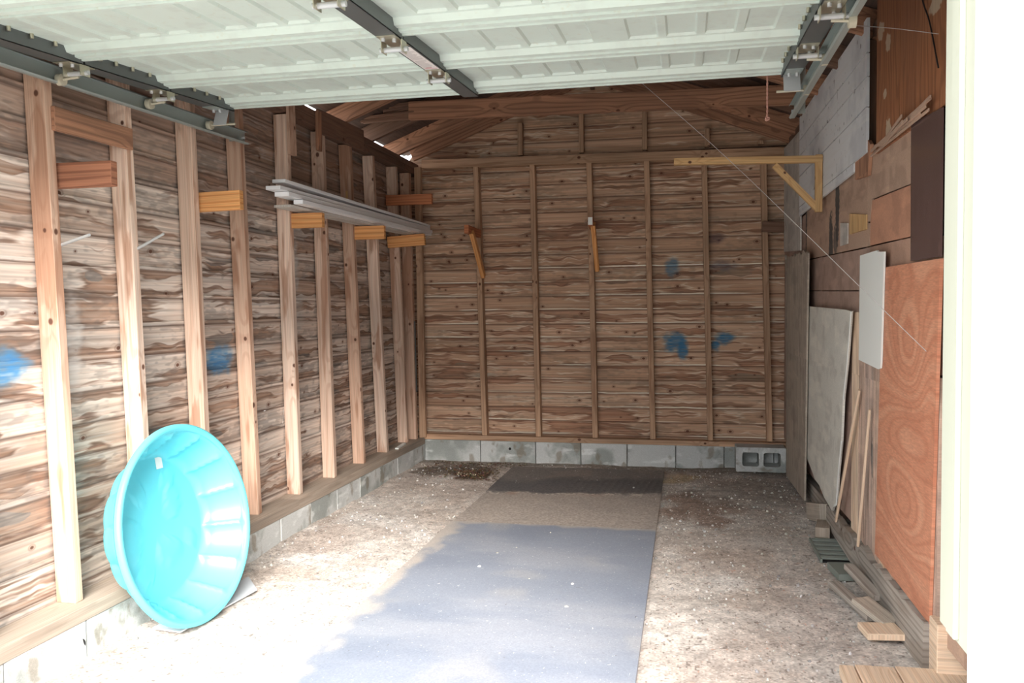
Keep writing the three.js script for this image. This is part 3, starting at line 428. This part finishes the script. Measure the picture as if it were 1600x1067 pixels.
// door tracks: a rolled C channel swept along the rails, round the bend and down beside the opening
function track(x, open, y0, y1, zEnd) {
  const pr = [[0, -0.032], [0.022, -0.034], [0.027, -0.027], [0.025, -0.027], [0.021, -0.0315], [0.003, -0.030], [0.003, 0.03], [0.021, 0.0315], [0.025, 0.027], [0.027, 0.027], [0.022, 0.034], [0, 0.032]];
  const path = [[zEnd, y1], [-2.26, y0]]; for (let k = 1; k <= 8; k++) { const a = k / 8 * Math.PI / 2; path.push([-2.26 + 0.3 * Math.sin(a), y0 - 0.3 + 0.3 * Math.cos(a)]); } path.push([-1.96, 0.78]);
  const pos = [], idx = [], n = pr.length;
  path.forEach(([z, y], i) => { const a = path[Math.max(0, i - 1)], b = path[Math.min(path.length - 1, i + 1)], l = Math.hypot(b[0] - a[0], b[1] - a[1]), tz = (b[0] - a[0]) / l, ty = (b[1] - a[1]) / l; for (const [p, q] of pr) pos.push(x - open * (i > 5 ? 0.075 : i * 0.0 ) + open * p, y + tz * q, z - ty * q); });
  for (let i = 0; i < path.length - 1; i++) for (let k = 0; k < n; k++) { const a = i * n + k, b = i * n + (k + 1) % n, c = a + n, d = b + n; if (open > 0) idx.push(a, c, d, a, d, b); else idx.push(a, d, c, a, b, d); }
  let g = new THREE.BufferGeometry(); g.setAttribute('position', new THREE.Float32BufferAttribute(pos, 3)); g.setIndex(idx); g = g.toNonIndexed(); g.computeVertexNormals(); return g;
}
for (const [x, open, y0, y1, ze, hx, lab] of [[-2.325, 1, 2.235, 2.282, -4.15, -2.335, 'galvanised door track along the studded left wall'], [0.512, -1, 2.262, 2.292, -4.27, 0.52, 'galvanised door track on the right, next to the grey-white shiplap boards']]) {
  const t = group('door_track'); mesh('channel', track(x, open, y0, y1, ze), M.galv, t);
  const h = ze + 0.1, L = []; L.push(box(hx - 0.0015, hx + 0.0015, y1 - 0.03, 3.0 - (hx < 0 ? 0.32 : 0.3), h - 0.018, h + 0.018), box(Math.min(hx, hx - open * 0.03), Math.max(hx, hx - open * 0.03), y1 - 0.03, 3.0 - (hx < 0 ? 0.32 : 0.3), h - 0.018, h - 0.015)); mesh('hanger', merge(L), M.galv, t);
  mesh('bolt', cyl(V(x + open * 0.002, y1 - 0.005, ze + 0.03), V(x + open * 0.018, y1 - 0.005, ze + 0.03), 0.008, 6), M.paleSteel, t);
  tag(t, lab, 'door track');
}
{ // pull cord with a knot
  const pts = []; for (let i = 0; i <= 10; i++) pts.push(V(0.346 + Math.sin(i) * 0.0012, 2.40 - i * 0.0225, -3.835)); const c = group('pull_cord');
  const A = [], B = []; for (let i = 0; i <= 40; i++) { const y = 2.40 - i * 0.0056, a = i * 0.9; A.push(V(0.346 + 0.0022 * Math.cos(a), y, -3.835 + 0.0022 * Math.sin(a))); B.push(V(0.346 - 0.0022 * Math.cos(a), y, -3.835 - 0.0022 * Math.sin(a))); }
  mesh('strand', new THREE.TubeGeometry(new THREE.CatmullRomCurve3(A), 80, 0.0024, 5), M.rope, c); mesh('strand', new THREE.TubeGeometry(new THREE.CatmullRomCurve3(B), 80, 0.0024, 5), M.rope, c);
  mesh('knot', new THREE.TorusKnotGeometry(0.006, 0.003, 40, 6).translate(0.346, 2.172, -3.835), M.rope, c); tag(c, 'twisted pinkish pull cord hanging from the open door edge', 'cord');
}

// ---------------------------------------------------------------- shelf brackets and what they carry, left wall
M.oldRed = std({ map: lumberTex([172, 116, 88], [120, 74, 54], { seed: 111, knots: 2, rings: 260, figure: 0.6, blotch: 0.3 }) });
const arm = (name, x0, x1, y0, y1, z, m, label, tilt = 0) => { const o = bar(name, V(x0, (y0 + y1) / 2 - tilt, z), V(x1, (y0 + y1) / 2 + tilt, z), 0.038, y1 - y0, m, undefined, V(0, 0, 1), 0.003); tag(o, label, 'wood block', 'short shelf arms nailed to the left studs'); return o; };
arm('bracket_arm', -2.455, -2.154, 1.840, 1.936, -2.862, M.oldRed, 'dark reddish wood block below the long blocking board, nearest the camera');
arm('bracket_arm', -2.45, -2.168, 1.857, 1.953, -3.83, M.pine, 'bright orange pine block with a dark knot, between third and fourth studs from left', 0.003);
arm('bracket_arm', -2.45, -2.173, 1.862, 1.951, -4.80, M.pine, 'orange pine block holding the near end of the white trim stack');
arm('bracket_arm', -2.45, -2.148, 1.870, 1.966, -5.80, M.pine, 'orange pine block under the middle of the white trim stack');
arm('bracket_arm', -2.455, -2.130, 1.881, 1.975, -6.70, M.pine, 'orange pine block under the far end of the white trim stack', 0.009);
arm('bracket_arm', -2.46, -2.059, 2.225, 2.31, -6.69, M.pineRed, 'reddish wood block alone above the far end of the trim stack');
M.pegSteel = std({ color: 0xb4b6b6, metalness: 0.3, roughness: 0.5 });
for (const [A, B, lab] of [[V(-2.378, 1.619, -2.84), V(-2.221, 1.65, -2.8), 'grey metal peg sticking out of the leftmost fully visible stud'], [V(-2.378, 1.635, -3.30), V(-2.245, 1.698, -3.3), 'grey metal peg sticking out of the second stud from the left']]) tag(mesh('metal_peg', cyl(A, B, 0.0068, 10, 0.0055), M.pegSteel), lab, 'peg', 'pegs in the left studs');
{ // plank and white trim lengths lying along the arms
  const T = (A, B, w, t, m, name, lab, cat) => tag(bar(name, A, B, t, w, m, undefined, V(0, 1, 0), 0.002), lab, cat, cat === 'trim' ? 'white trim lengths on the shelf arms' : undefined);
  T(V(-2.315, 1.967, -4.55), V(-2.285, 1.994, -6.98), 0.11, 0.016, M.agedPanel, 'shelf_plank', 'dull pale plank lying on the orange arms under the white trim', 'plank');
  M.trim = std({ color: 0xf7f9fb, roughness: 0.4 });
  T(V(-2.23, 1.992, -4.58), V(-2.20, 2.010, -7.02), 0.06, 0.026, M.trim, 'trim_board', 'white trim length at the bottom outer edge of the stack', 'trim');
  T(V(-2.262, 2.0205, -4.44), V(-2.232, 2.0365, -7.10), 0.09, 0.026, M.trim, 'trim_board', 'white trim length in the middle of the stack', 'trim');
  T(V(-2.274, 2.0465, -4.36), V(-2.24, 2.0615, -7.06), 0.09, 0.022, M.trim, 'trim_board', 'white trim length second from the top of the stack', 'trim');
  T(V(-2.27, 2.092, -4.42), V(-2.245, 2.086, -7.10), 0.08, 0.02, M.trim, 'trim_board', 'topmost white trim length, its near end tilted up', 'trim');
  tag(bar('wood_stick', V(-2.40, 1.955, -4.96), V(-2.39, 2.115, -4.93), 0.022, 0.018, M.pinePale, undefined, V(1, 0, 0)), 'short pale stick standing behind the near end of the trim', 'stick');
  tag(bar('wood_stick', V(-2.362, 1.99, -5.62), V(-2.362, 2.2, -5.62), 0.012, 0.02, M.pinePale, undefined, V(1, 0, 0)), 'thin pale stick upright behind the middle of the trim', 'stick');
}
// ---------------------------------------------------------------- brackets on the back wall
{
  const brk = (x, y, len, dx, yb, lab, tip) => {
    const o = group('wall_bracket'); bar('arm', V(x, y, ZBs - 0.01), V(x + dx, y, ZBs + len), 0.04, 0.07, M.pineRed, o, V(1, 0, 0));
    bar('brace', V(x + 0.04, yb, ZBs + 0.004), V(x + dx * 0.7 + 0.02, y - 0.015, ZBs + len * 0.78), 0.036, 0.05, M.pine, o, V(1, 0, 0));
    if (tip) { const t = mesh('tip', box(x + dx - 0.018, x + dx + 0.018, y - 0.03, y + 0.032, ZBs + len - 0.01, ZBs + len + 0.002), M.white, o); t.userData.label = 'white painted tip'; }
    tag(o, lab, 'bracket', 'brackets on the back wall');
  };
  brk(-1.80, 2.018, 0.46, 0.01, 1.64, 'wooden shelf bracket with brace on the back wall, nearest the left corner', false);
  brk(-0.79, 2.055, 0.44, 0.03, 1.68, 'wooden shelf bracket with white tip and orange brace mid back wall', true);
  tag(bar('wood_block', V(0.61, 2.01, ZBs + 0.02), V(0.79, 2.0, ZBs + 0.02), 0.036, 0.085, M.dark[1], undefined, V(0, 0, 1)), 'dark wood block at the right end of the back wall', 'wood block');
}
{ // triangular pale bracket on the right wall
  const o = group('shelf_bracket'), z = -5.45, xw = xr(z) - 0.028;
  bar('upright', V(xw - 0.022, 1.93, z), V(xw - 0.022, 2.28, z), 0.042, 0.034, M.pinePale, o, V(1, 0, 0)); bar('arm', V(-0.077, 2.275, z), V(xw, 2.252, z), 0.046, 0.042, M.pinePale, o, V(0, 0, 1)); bar('brace', V(0.535, 2.228, z), V(xw - 0.03, 1.955, z), 0.03, 0.04, M.pinePale, o, V(0, 0, 1));
  tag(o, 'triangular pale wood bracket with a long arm on the right wall', 'bracket');
}
// ---------------------------------------------------------------- sheets and boards on the right wall
tag(panel('plywood_sheet', [[-4.108, 0.202], [-3.30, 0.176], [-3.215, 1.518], [-4.004, 1.522]], 0.012, 0.012, M.ply, undefined, (x, y, z) => [(z + 4.11) / 0.9, (y - 0.17) / 1.36]), 'orange-brown plywood sheet with looping grain beside the white door jamb', 'plywood');
tag(panel('dark_panel', [[-3.60, 1.53], [-3.23, 1.525], [-3.23, 2.05], [-3.61, 2.075]], 0.012, 0.006, M.darkGloss, undefined, (x, y, z) => [(z + 3.61) / 0.4, (y - 1.5) / 0.6]), 'dark brown glossy panel above the orange plywood', 'panel');
tag(panel('painted_board', [[-4.415, 1.085], [-4.03, 1.066], [-3.995, 1.073], [-3.985, 1.10], [-3.945, 1.59], [-4.06, 1.597], [-4.07, 1.604], [-4.404, 1.60]], 0.026, 0.008, M.white), 'small white painted board nailed upright left of the orange plywood', 'board');
{
  const pts = [[-6.11, 0.40], [-5.92, 0.33], [-5.75, 0.29], [-5.60, 0.245], [-5.45, 0.24], [-5.28, 0.2], [-5.12, 0.185], [-5.05, 0.17], [-4.99, 0.215], [-4.93, 0.24], [-4.88, 0.42], [-4.80, 0.62], [-4.76, 0.85], [-4.67, 1.05], [-4.62, 1.2], [-4.585, 1.325], [-4.75, 1.333], [-5.2, 1.34], [-5.9, 1.352]];
  const o = group('wallboard_sheet'); panel('board_face', pts, 0.026, 0.012, M.drywall, o); const e = pts.slice(8, 16); for (let i = 0; i < e.length - 1; i++) if (i % 4 !== 3) mesh('torn_edge', barGeo(RP(e[i][0], e[i][1], 0.036), RP(e[i + 1][0], e[i + 1][1], 0.036), 0.006, 0.014, V(1, 0, 0)), M.white, o);
  tag(o, 'grey-beige wallboard sheet with torn white edge, low on the right wall', 'wallboard');
}
{ // weathered board leaning at the far right corner
  const pts = []; const r = rng(12); pts.push([-6.73, 0.04], [-5.89, 0.04]); pts.push([-5.79, 1.70]); for (let z = -5.82; z > -6.82; z -= 0.05) pts.push([z, 1.72 + (r() - 0.5) * 0.03]); pts.push([-6.84, 1.75]);
  tag(panel('leaning_board', pts, 0.045, 0.012, M.leanBoard), 'tall weathered brown board with frayed top leaning in the far right corner', 'board');
}
for (const [A, B, w, lab] of [[RP(-4.865, 0.16, 0.05), RP(-4.42, 0.935, 0.03), 0.022, 'longer thin wood lath leaning beside the torn wallboard'], [RP(-4.33, 0.17, 0.05), RP(-4.2, 0.863, 0.03), 0.016, 'shorter thin wood lath leaning left of the orange plywood']]) tag(mesh('wood_lath', barGeo(A, B, 0.012, w, V(1, 0, 0)), M.bare), lab, 'lath', 'laths leaning on the right wall');
{ // torn fibre strip under the upper plywood
  const r = rng(31), P = []; for (let i = 0; i < 9; i++) { const z0 = -4.28 + r() * 0.3, z1 = -3.75 + r() * 0.5, y = 2.085 + r() * 0.03; P.push(barGeo(RP(z0, y - 0.025, 0.02), RP(z1, y - 0.03 + r() * 0.03, 0.03 + r() * 0.03), 0.006, 0.008 + r() * 0.008, V(1, 0, 0), 0.002)); }
  tag(mesh('splinter_strip', merge(P), M.hard[1]), 'torn splintered wood strip under the upper brown plywood', 'splinters');
}
{ // wooden foot at the end of the skirt, planks on the floor
  tag(mesh('foot_block', lumber(0.15, 0.24, 0.10, 0, 0.004).translate(0.945, 0.1, -3.22), M.bare), 'pale split wood block at the front end of the skirt board', 'wood block');
  const labs = ['narrow pale floor plank, leftmost at bottom right', 'pale floor plank in the middle at bottom right', 'pale floor plank next to the split wood block at bottom right'];
  [[0.545, 0.595], [0.6, 0.735], [0.74, 0.97]].forEach(([a, b], i) => tag(mesh('floor_plank', lumber(b - a, 0.04, 0.42, 2, 0.003).translate((a + b) / 2, 0.026, -2.975 - i * 0.012), M.bare), labs[i], 'plank', 'planks on the floor by the jamb'));
}
{ // broken bits along the foot of the right wall
  const r = rng(55), S = (z, off, y, L, w, t, yaw, m, name, lab, tilt = 0) => { const g = lumber(w, t, L, 2, 0.004); g.rotateX(tilt); g.rotateY(yaw); g.translate(xr(z) - off, y, z); return tag(mesh(name, g, m), lab, 'wood scrap', 'wood scraps along the right wall'); };
  S(-4.10, 0.075, 0.07, 0.34, 0.05, 0.03, 0.2, M.grey, 'wood_scrap', 'long grey rotten splinter beside the skirt board', 0.12);
  S(-3.98, 0.15, 0.02, 0.42, 0.05, 0.028, 0.22, M.grey, 'wood_scrap', 'grey weathered stick lying along the floor below the orange plywood', 0.03);
  S(-3.76, 0.10, 0.05, 0.2, 0.09, 0.025, 0.5, M.leanBoard, 'wood_scrap', 'flat brown scrap propped below the orange plywood', 0.2);
  S(-3.60, 0.115, 0.025, 0.13, 0.15, 0.028, 0.12, M.bare, 'wood_scrap', 'short pale scrap end nearest the camera by the skirt board');
  S(-4.40, 0.09, 0.022, 0.2, 0.13, 0.035, 0.12, M.vent = std({ color: 0x7b8078, roughness: 0.8 }), 'wood_scrap', 'grey-green flat scrap in front of the slatted vent');
  S(-5.45, 0.05, 0.07, 0.34, 0.05, 0.11, 0.1, M.leanBoard, 'wood_scrap', 'dusty scrap under the torn wallboard corner', -0.2);
  S(-5.12, 0.07, 0.05, 0.2, 0.08, 0.06, -0.2, M.dirtySill, 'wood_scrap', 'small dusty scrap under the torn wallboard');
  const v = group('floor_vent'); const gx = xr(-4.8) - 0.09;
  for (let i = 0; i < 5; i++) mesh('slat', new RoundedBoxGeometry(0.15, 0.012, 0.03, 1, 0.003).rotateX(0.2).translate(gx, 0.022, -4.97 + i * 0.085), M.vent, v); for (const s of [-1, 1]) mesh('side_rail', new RoundedBoxGeometry(0.012, 0.02, 0.42, 1, 0.002).translate(gx + s * 0.078, 0.014, -4.80), M.vent, v); mesh('back_plate', box(gx - 0.07, gx + 0.07, 0.002, 0.006, -5.0, -4.6), M.black, v);
  tag(v, 'dark green slatted vent lying at the foot of the right wall', 'vent');
}
{ // hollow concrete block on its side in the far right corner
  const s = new THREE.Shape(), rr = (p, x0, y0, x1, y1, r) => { p.moveTo(x0 + r, y0); p.lineTo(x1 - r, y0); p.quadraticCurveTo(x1, y0, x1, y0 + r); p.lineTo(x1, y1 - r); p.quadraticCurveTo(x1, y1, x1 - r, y1); p.lineTo(x0 + r, y1); p.quadraticCurveTo(x0, y1, x0, y1 - r); p.lineTo(x0, y0 + r); p.quadraticCurveTo(x0, y0, x0 + r, y0); };
  rr(s, 0, 0, 0.385, 0.195, 0.006); for (const x of [0.045, 0.212]) { const h = new THREE.Path(); rr(h, x, 0.04, x + 0.135, 0.158, 0.025); s.holes.push(h); }
  const g = new THREE.ExtrudeGeometry(s, { depth: 0.18, bevelEnabled: true, bevelSize: 0.003, bevelThickness: 0.003, bevelSegments: 1 }); g.translate(0.398, 0.012, -7.19); grainUV(g, 1, 1.1, 1.1);
  tag(mesh('concrete_block', g, M.concrete), 'hollow grey concrete block with two cells in the far right corner', 'concrete block');
}
// ---------------------------------------------------------------- rubber mats
{
  const matGeo = (z0, z1, nx, nz, hf, t = 0.012) => { const g = new THREE.BoxGeometry(MAT.x1 - MAT.x0, t, z1 - z0, nx, 1, nz); g.translate((MAT.x0 + MAT.x1) / 2, t / 2 - 0.008, (z0 + z1) / 2); const p = g.attributes.position; for (let i = 0; i < p.count; i++) if (p.getY(i) > 0) p.setY(i, p.getY(i) + hf(p.getX(i), p.getZ(i))); g.computeVertexNormals(); return worldUV(g, (x, y, z) => [(x - MAT.x0) / (MAT.x1 - MAT.x0), (z - z0) / (z1 - z0)]); };
  const far = tex(512, 768, (u, v, c) => { // v = 0 at the back wall; dirt lies over the nearer half
    const x = u * 1.27, z = v * 1.93; setc(c, [124, 118, 114]); const n = fbm(x * 5, z * 5, 4), e = (fbm(x * 3 + 4, z * 1.5, 3) - 0.5) * 0.45 + (fbm(x * 22, z * 22, 2) - 0.5) * 0.08;
    mixc(c, [138, 128, 120], ss(0.4, 0.7, n) * 0.8); mixc(c, [84, 82, 84], 0.7 * ss(0.35, 0.55, z + e) * ss(1.05, 0.85, z + e));
    const dirt = ss(0.9, 1.02, z + e * 0.6); mixc(c, [172, 160, 150], dirt * (0.75 + 0.25 * n)); mixc(c, [214, 204, 188], 0.8 * gau(z + e * 0.6, 0.97, 0.03) * ss(0.45, 0.65, n2(x * 60, z * 60))); mixc(c, [150, 104, 80], 0.5 * gau(z + e * 0.5, 1.0, 0.06) * ss(0.5, 0.7, n2(x * 5, 3)));
    mixc(c, [196, 188, 178], 0.6 * dirt * ss(0.86, 0.95, n2(x * 160, z * 160))); const k = 0.88 + 0.24 * n2(x * 110, z * 110); c[0] *= k; c[1] *= k; c[2] *= k;
  });
  const near = tex(1024, 1024, (u, v, c) => { // bluish rubber with drifts of pale dust
    const x = u * 1.27, z = v * 3.2; setc(c, [134, 140, 152]); const a = fbm(x * 2.2, z * 2.6 + 8, 5), b = fbm(x * 1.4 + 20, z * 5, 4);
    mixc(c, [124, 131, 145], 0.7 * ss(0.45, 0.7, a)); mixc(c, [154, 156, 163], 0.6 * ss(0.45, 0.75, b)); mixc(c, [176, 170, 164], 0.3 * ss(0.55, 0.75, fbm(x * 3 + 60, z * 3, 4)));
    const ed = x + (fbm(x * 9, z * 7, 3) - 0.5) * 0.16; mixc(c, [190, 178, 166], 0.8 * ss(0.10, 0.0, ed)); mixc(c, [182, 170, 158], 0.7 * ss(0.07, 0.0, z + (fbm(x * 8, z * 8 + 4, 3) - 0.5) * 0.1));
    mixc(c, [228, 226, 222], 0.8 * ss(0.93, 0.98, n2(x * 130, z * 130))); mixc(c, [84, 78, 76], 0.7 * ss(0.975, 0.99, n2(x * 60 + 9, z * 60))); const k = 0.95 + 0.1 * n2(x * 210, z * 210); c[0] *= k; c[1] *= k; c[2] *= k;
  });
  tag(mesh('rubber_mat', matGeo(-6.95, -5.06, 90, 40, (x, z) => 0.004 * ss(-6.55, -6.45, z) * ss(-5.95, -6.1, z) * (Math.max(0, Math.sin(x * 125 + z * 9)) * ss(-0.95, -0.75, x) + 0.5 * n2(x * 20, z * 5)) + 0.01 * fbm(x * 4, z * 4, 2)), std({ map: far, roughness: 0.85 })), 'dark rubber mat half buried in dirt before the back wall', 'mat', 'rubber mats');
  tag(mesh('rubber_mat', matGeo(-5.05, -1.9, 12, 24, (x, z) => 0.012 + 0.006 * fbm(x * 3, z * 3, 2)), std({ map: near, roughness: 0.6 })), 'long smooth blue-grey rubber mat running towards the opening', 'mat', 'rubber mats');
}
// ---------------------------------------------------------------- paddling pool
{
  const pool = group('paddling_pool'), R = 0.43, D = 0.19, NL = 14, na = 224, aqua = std({ color: new THREE.Color().setRGB(0.13, 0.60, 0.70), roughness: 0.32 });
  // profile from the centre of the base out to the rim; local +y is the open side
  const prof = []; for (let i = 0; i <= 10; i++) prof.push([0.035 + i * 0.0285, 0, 0]); for (let i = 1; i <= 4; i++) prof.push([0.32 + i * 0.008, i * i * 0.0022, i / 4]); for (let k = 0; k < 4; k++) { const r0 = 0.356 + k * 0.017, h0 = 0.04 + k * 0.033; prof.push([r0 + 0.003, h0 + 0.024, 1], [r0 + 0.015, h0 + 0.032, 1]); } prof.push([0.43, D - 0.012, 0.3], [0.435, D, 0]);
  const emboss = (r, a) => { const x = r * Math.cos(a), y = r * Math.sin(a); let h = 0; const bump = (cx, cy, rx, ry, k) => { const d = Math.hypot((x - cx) / rx, (y - cy) / ry); h += 1.7 * k * ss(1.1, 0.8, d); }; bump(0.1, 0.13, 0.09, 0.05, 0.007); bump(0.2, 0.12, 0.035, 0.05, 0.006); bump(-0.12, 0.06, 0.06, 0.09, 0.007); bump(-0.02, -0.16, 0.1, 0.045, 0.007); bump(0.17, -0.08, 0.045, 0.045, 0.006); bump(-0.2, -0.12, 0.04, 0.06, 0.006); bump(-0.1, 0.22, 0.05, 0.03, 0.006); return h; };
  const pos = [], idx = []; for (const [r, h, sc] of prof) for (let a = 0; a < na; a++) { const t = a / na * Math.PI * 2, lobe = Math.pow(Math.abs(Math.sin(t * NL / 2)), 0.6), rr = r + sc * 0.022 * (lobe - 0.6); pos.push(rr * Math.cos(t), h + (sc === 0 && h === 0 ? emboss(r, t) : 0), rr * Math.sin(t)); }
  for (let i = 0; i < prof.length - 1; i++) for (let a = 0; a < na; a++) { const p = i * na + a, q = i * na + (a + 1) % na; idx.push(p, q, q + na, p, q + na, p + na); }
  const c0 = pos.length / 3; pos.push(0, 0, 0); for (let a = 0; a < na; a++) idx.push(c0, (a + 1) % na, a);
  const g = new THREE.BufferGeometry(); g.setAttribute('position', new THREE.Float32BufferAttribute(pos, 3)); g.setIndex(idx); g.computeVertexNormals(); aqua.side = THREE.DoubleSide; mesh('shell', g, aqua, pool);
  const lip = [[0.428, D - 0.004], [0.436, D + 0.008], [0.448, D + 0.01], [0.458, D + 0.002], [0.460, D - 0.014], [0.455, D - 0.022], [0.451, D - 0.014], [0.446, D - 0.002], [0.436, D - 0.006], [0.428, D - 0.004]].map(p => new THREE.Vector2(...p)); mesh('rim', new THREE.LatheGeometry(lip, 160), aqua, pool);
  const st = new THREE.BoxGeometry(0.055, 0.0015, 0.045); st.rotateZ(0.0); st.translate(0.29, 0.0022, 0.09); mesh('sticker', st, M.white, pool).userData.label = 'small white sticker';
  // stands on its rim and leans on the studs: +y turns to face the room
  const n = V(0.985, 0.17, 0.06).normalize(), up = V(0, 1, 0).addScaledVector(n, -n.y).normalize(), z = new THREE.Vector3().crossVectors(up, n); pool.quaternion.setFromRotationMatrix(new THREE.Matrix4().makeBasis(up, n, z));
  pool.scale.setScalar(0.945); pool.position.copy(V(-2.11, 0.436, -3.24).addScaledVector(n, -D * 0.945)); tag(pool, 'round aqua plastic paddling pool leaning on its side against the left studs', 'paddling pool');
  const s = new THREE.Shape([[-2.225, 3.12], [-2.08, 3.1], [-2.03, 3.65], [-2.17, 3.82]].map(p => new THREE.Vector2(...p))), sg = new THREE.ExtrudeGeometry(s, { depth: 0.006, bevelEnabled: false }); sg.rotateX(-Math.PI / 2); sg.translate(0, 0.008, 0);
  tag(mesh('flat_sheet', sg, std({ color: 0xc6ccd2, roughness: 0.8 })), 'thin pale grey sheet lying on the floor under the pool', 'sheet');
}
// ---------------------------------------------------------------- small things
{
  const leaf = (x, y, z, L, yaw, lab) => { const s = new THREE.Shape(); s.moveTo(0, 0); s.quadraticCurveTo(L * 0.35, L * 0.45, 0, L); s.quadraticCurveTo(-L * 0.12, L * 0.4, 0, 0); const g = new THREE.ExtrudeGeometry(s, { depth: 0.002, bevelEnabled: false }); g.rotateY(Math.PI / 2); g.rotateX(yaw); g.translate(x, y, z); tag(mesh('dry_leaf', g, M.black), lab, 'leaf', 'black leaves on the left footing'); };
  leaf(-2.318, 0.048, -3.235, 0.05, 0.35, 'black curled leaf on the footing left of the pool base'); leaf(-2.318, 0.045, -2.83, 0.035, 0.35, 'small black leaf on the footing, nearest the camera');
  tag(bar('white_stick', V(-2.34, 0.208, -6.52), V(-2.365, 0.208, -6.78), 0.014, 0.03, M.white, undefined, V(0, 1, 0)), 'short white stick lying on the left sill near the back corner', 'stick');
  const A = [V(-0.27, 2.68, -5.0), V(0.15, 2.2, -4.6), RP(-3.2, 1.19, 0.07)], B = [RP(-3.95, 2.6, 0.3), V(0.78, 2.42, -3.5), RP(-3.24, 2.31, 0.03)];
  M.web = std({ color: 0xcfcac8, roughness: 0.9 });
  tag(mesh('web_thread', new THREE.TubeGeometry(new THREE.CatmullRomCurve3(A), 40, 0.0013, 4), M.web), 'long pale cobweb thread slanting across the right wall', 'cobweb'); tag(mesh('web_thread', new THREE.TubeGeometry(new THREE.CatmullRomCurve3(B), 20, 0.0012, 4), M.web), 'short cobweb thread across the upper brown plywood', 'cobweb');
  const wc = new THREE.CatmullRomCurve3([RP(-3.42, 2.75, 0.02), RP(-3.44, 2.52, 0.03), RP(-3.38, 2.40, 0.02), RP(-3.27, 2.20, 0.02)]); tag(mesh('black_wire', new THREE.TubeGeometry(wc, 24, 0.003, 5), M.black), 'thin black wire hanging over the upper plywood by the jamb', 'wire');
}
{ // gravel and leaf litter: past counting
  const ico = new THREE.IcosahedronGeometry(1, 0), N = 5200, r = rng(8), o = new THREE.InstancedMesh(ico, std({ color: 0xffffff, roughness: 1 }), N), m = new THREE.Matrix4(), q = new THREE.Quaternion(), c = new THREE.Color(); let k = 0;
  while (k < N) { const x = -2.3 + r() * 3.1, z = -7.1 + r() * 5.2; if (x > MAT.x0 - 0.02 && x < MAT.x1 + 0.01 && z > -6.97 && r() > 0.03) continue; if (fbm(x * 2.6 + 30, z * 2.6, 3) < 0.42 && r() > 0.25) continue;
    if (x < -2.0 && z > -3.85 && z < -3.05) continue; if (x > 0.5 && z > -3.22) continue;
    const s = 0.002 + Math.pow(r(), 7) * 0.009; q.setFromEuler(new THREE.Euler(r() * 6, r() * 6, r() * 6)); const on = x > MAT.x0 && x < MAT.x1 && z > -6.95; m.compose(V(x, on ? 0.016 + s * 0.3 : hFloor(x, z) + s * 0.35, z), q, V(s, s * (0.5 + r() * 0.4), s * (0.7 + r() * 0.6))); o.setMatrixAt(k, m);
    const t = r(), b = t > 0.93 ? 0.6 : t > 0.35 ? 0.36 + r() * 0.14 : 0.2 + r() * 0.1; c.setRGB(b, b * (0.93 + r() * 0.05), b * (0.84 + r() * 0.1)); o.setColorAt(k, c); k++; }
  o.name = 'gravel'; o.castShadow = o.receiveShadow = true; o.userData = { kind: 'stuff', label: 'pale gravel stones scattered over the dirt floor', category: 'gravel' }; scene.add(o);
  const pg = new THREE.PlaneGeometry(1, 0.6, 2, 1); { const p = pg.attributes.position; for (let i = 0; i < p.count; i++) p.setZ(i, Math.abs(p.getX(i)) < 0.1 ? 0 : 0.18); pg.computeVertexNormals(); }
  const N2 = 900, lf = new THREE.InstancedMesh(pg, std({ color: 0xffffff, side: THREE.DoubleSide }), N2);
  for (let i = 0; i < N2; i++) { const inPile = i < 520, a = r() * 6.283, rad = Math.sqrt(-Math.log(1 - r() * 0.95)) * 0.6; const x = inPile ? -1.68 + Math.cos(a) * rad * 0.24 : -2.2 + r() * 0.85, z = inPile ? -6.46 + Math.sin(a) * rad * 0.22 : -7.05 + Math.pow(r(), 1.6) * 0.75, s = 0.009 + r() * 0.014; q.setFromEuler(new THREE.Euler(-1.57 + (r() - 0.5) * 1.2, (r() - 0.5) * 1.0, r() * 6)); m.compose(V(Math.min(x, -1.2), hFloor(x, z) + 0.008 + r() * 0.012, z), q, V(s, s, s)); lf.setMatrixAt(i, m); const t = r(); if (t > 0.9) c.setRGB(0.45, 0.38, 0.26); else c.setRGB(0.08 + r() * 0.08, 0.045 + r() * 0.05, 0.025 + r() * 0.03); lf.setColorAt(i, c); }
  lf.name = 'leaf_litter'; lf.castShadow = lf.receiveShadow = true; lf.userData = { kind: 'stuff', label: 'dark brown leaf litter in the far left corner', category: 'leaf litter' }; scene.add(lf);
}
renderer.render(scene, camera);
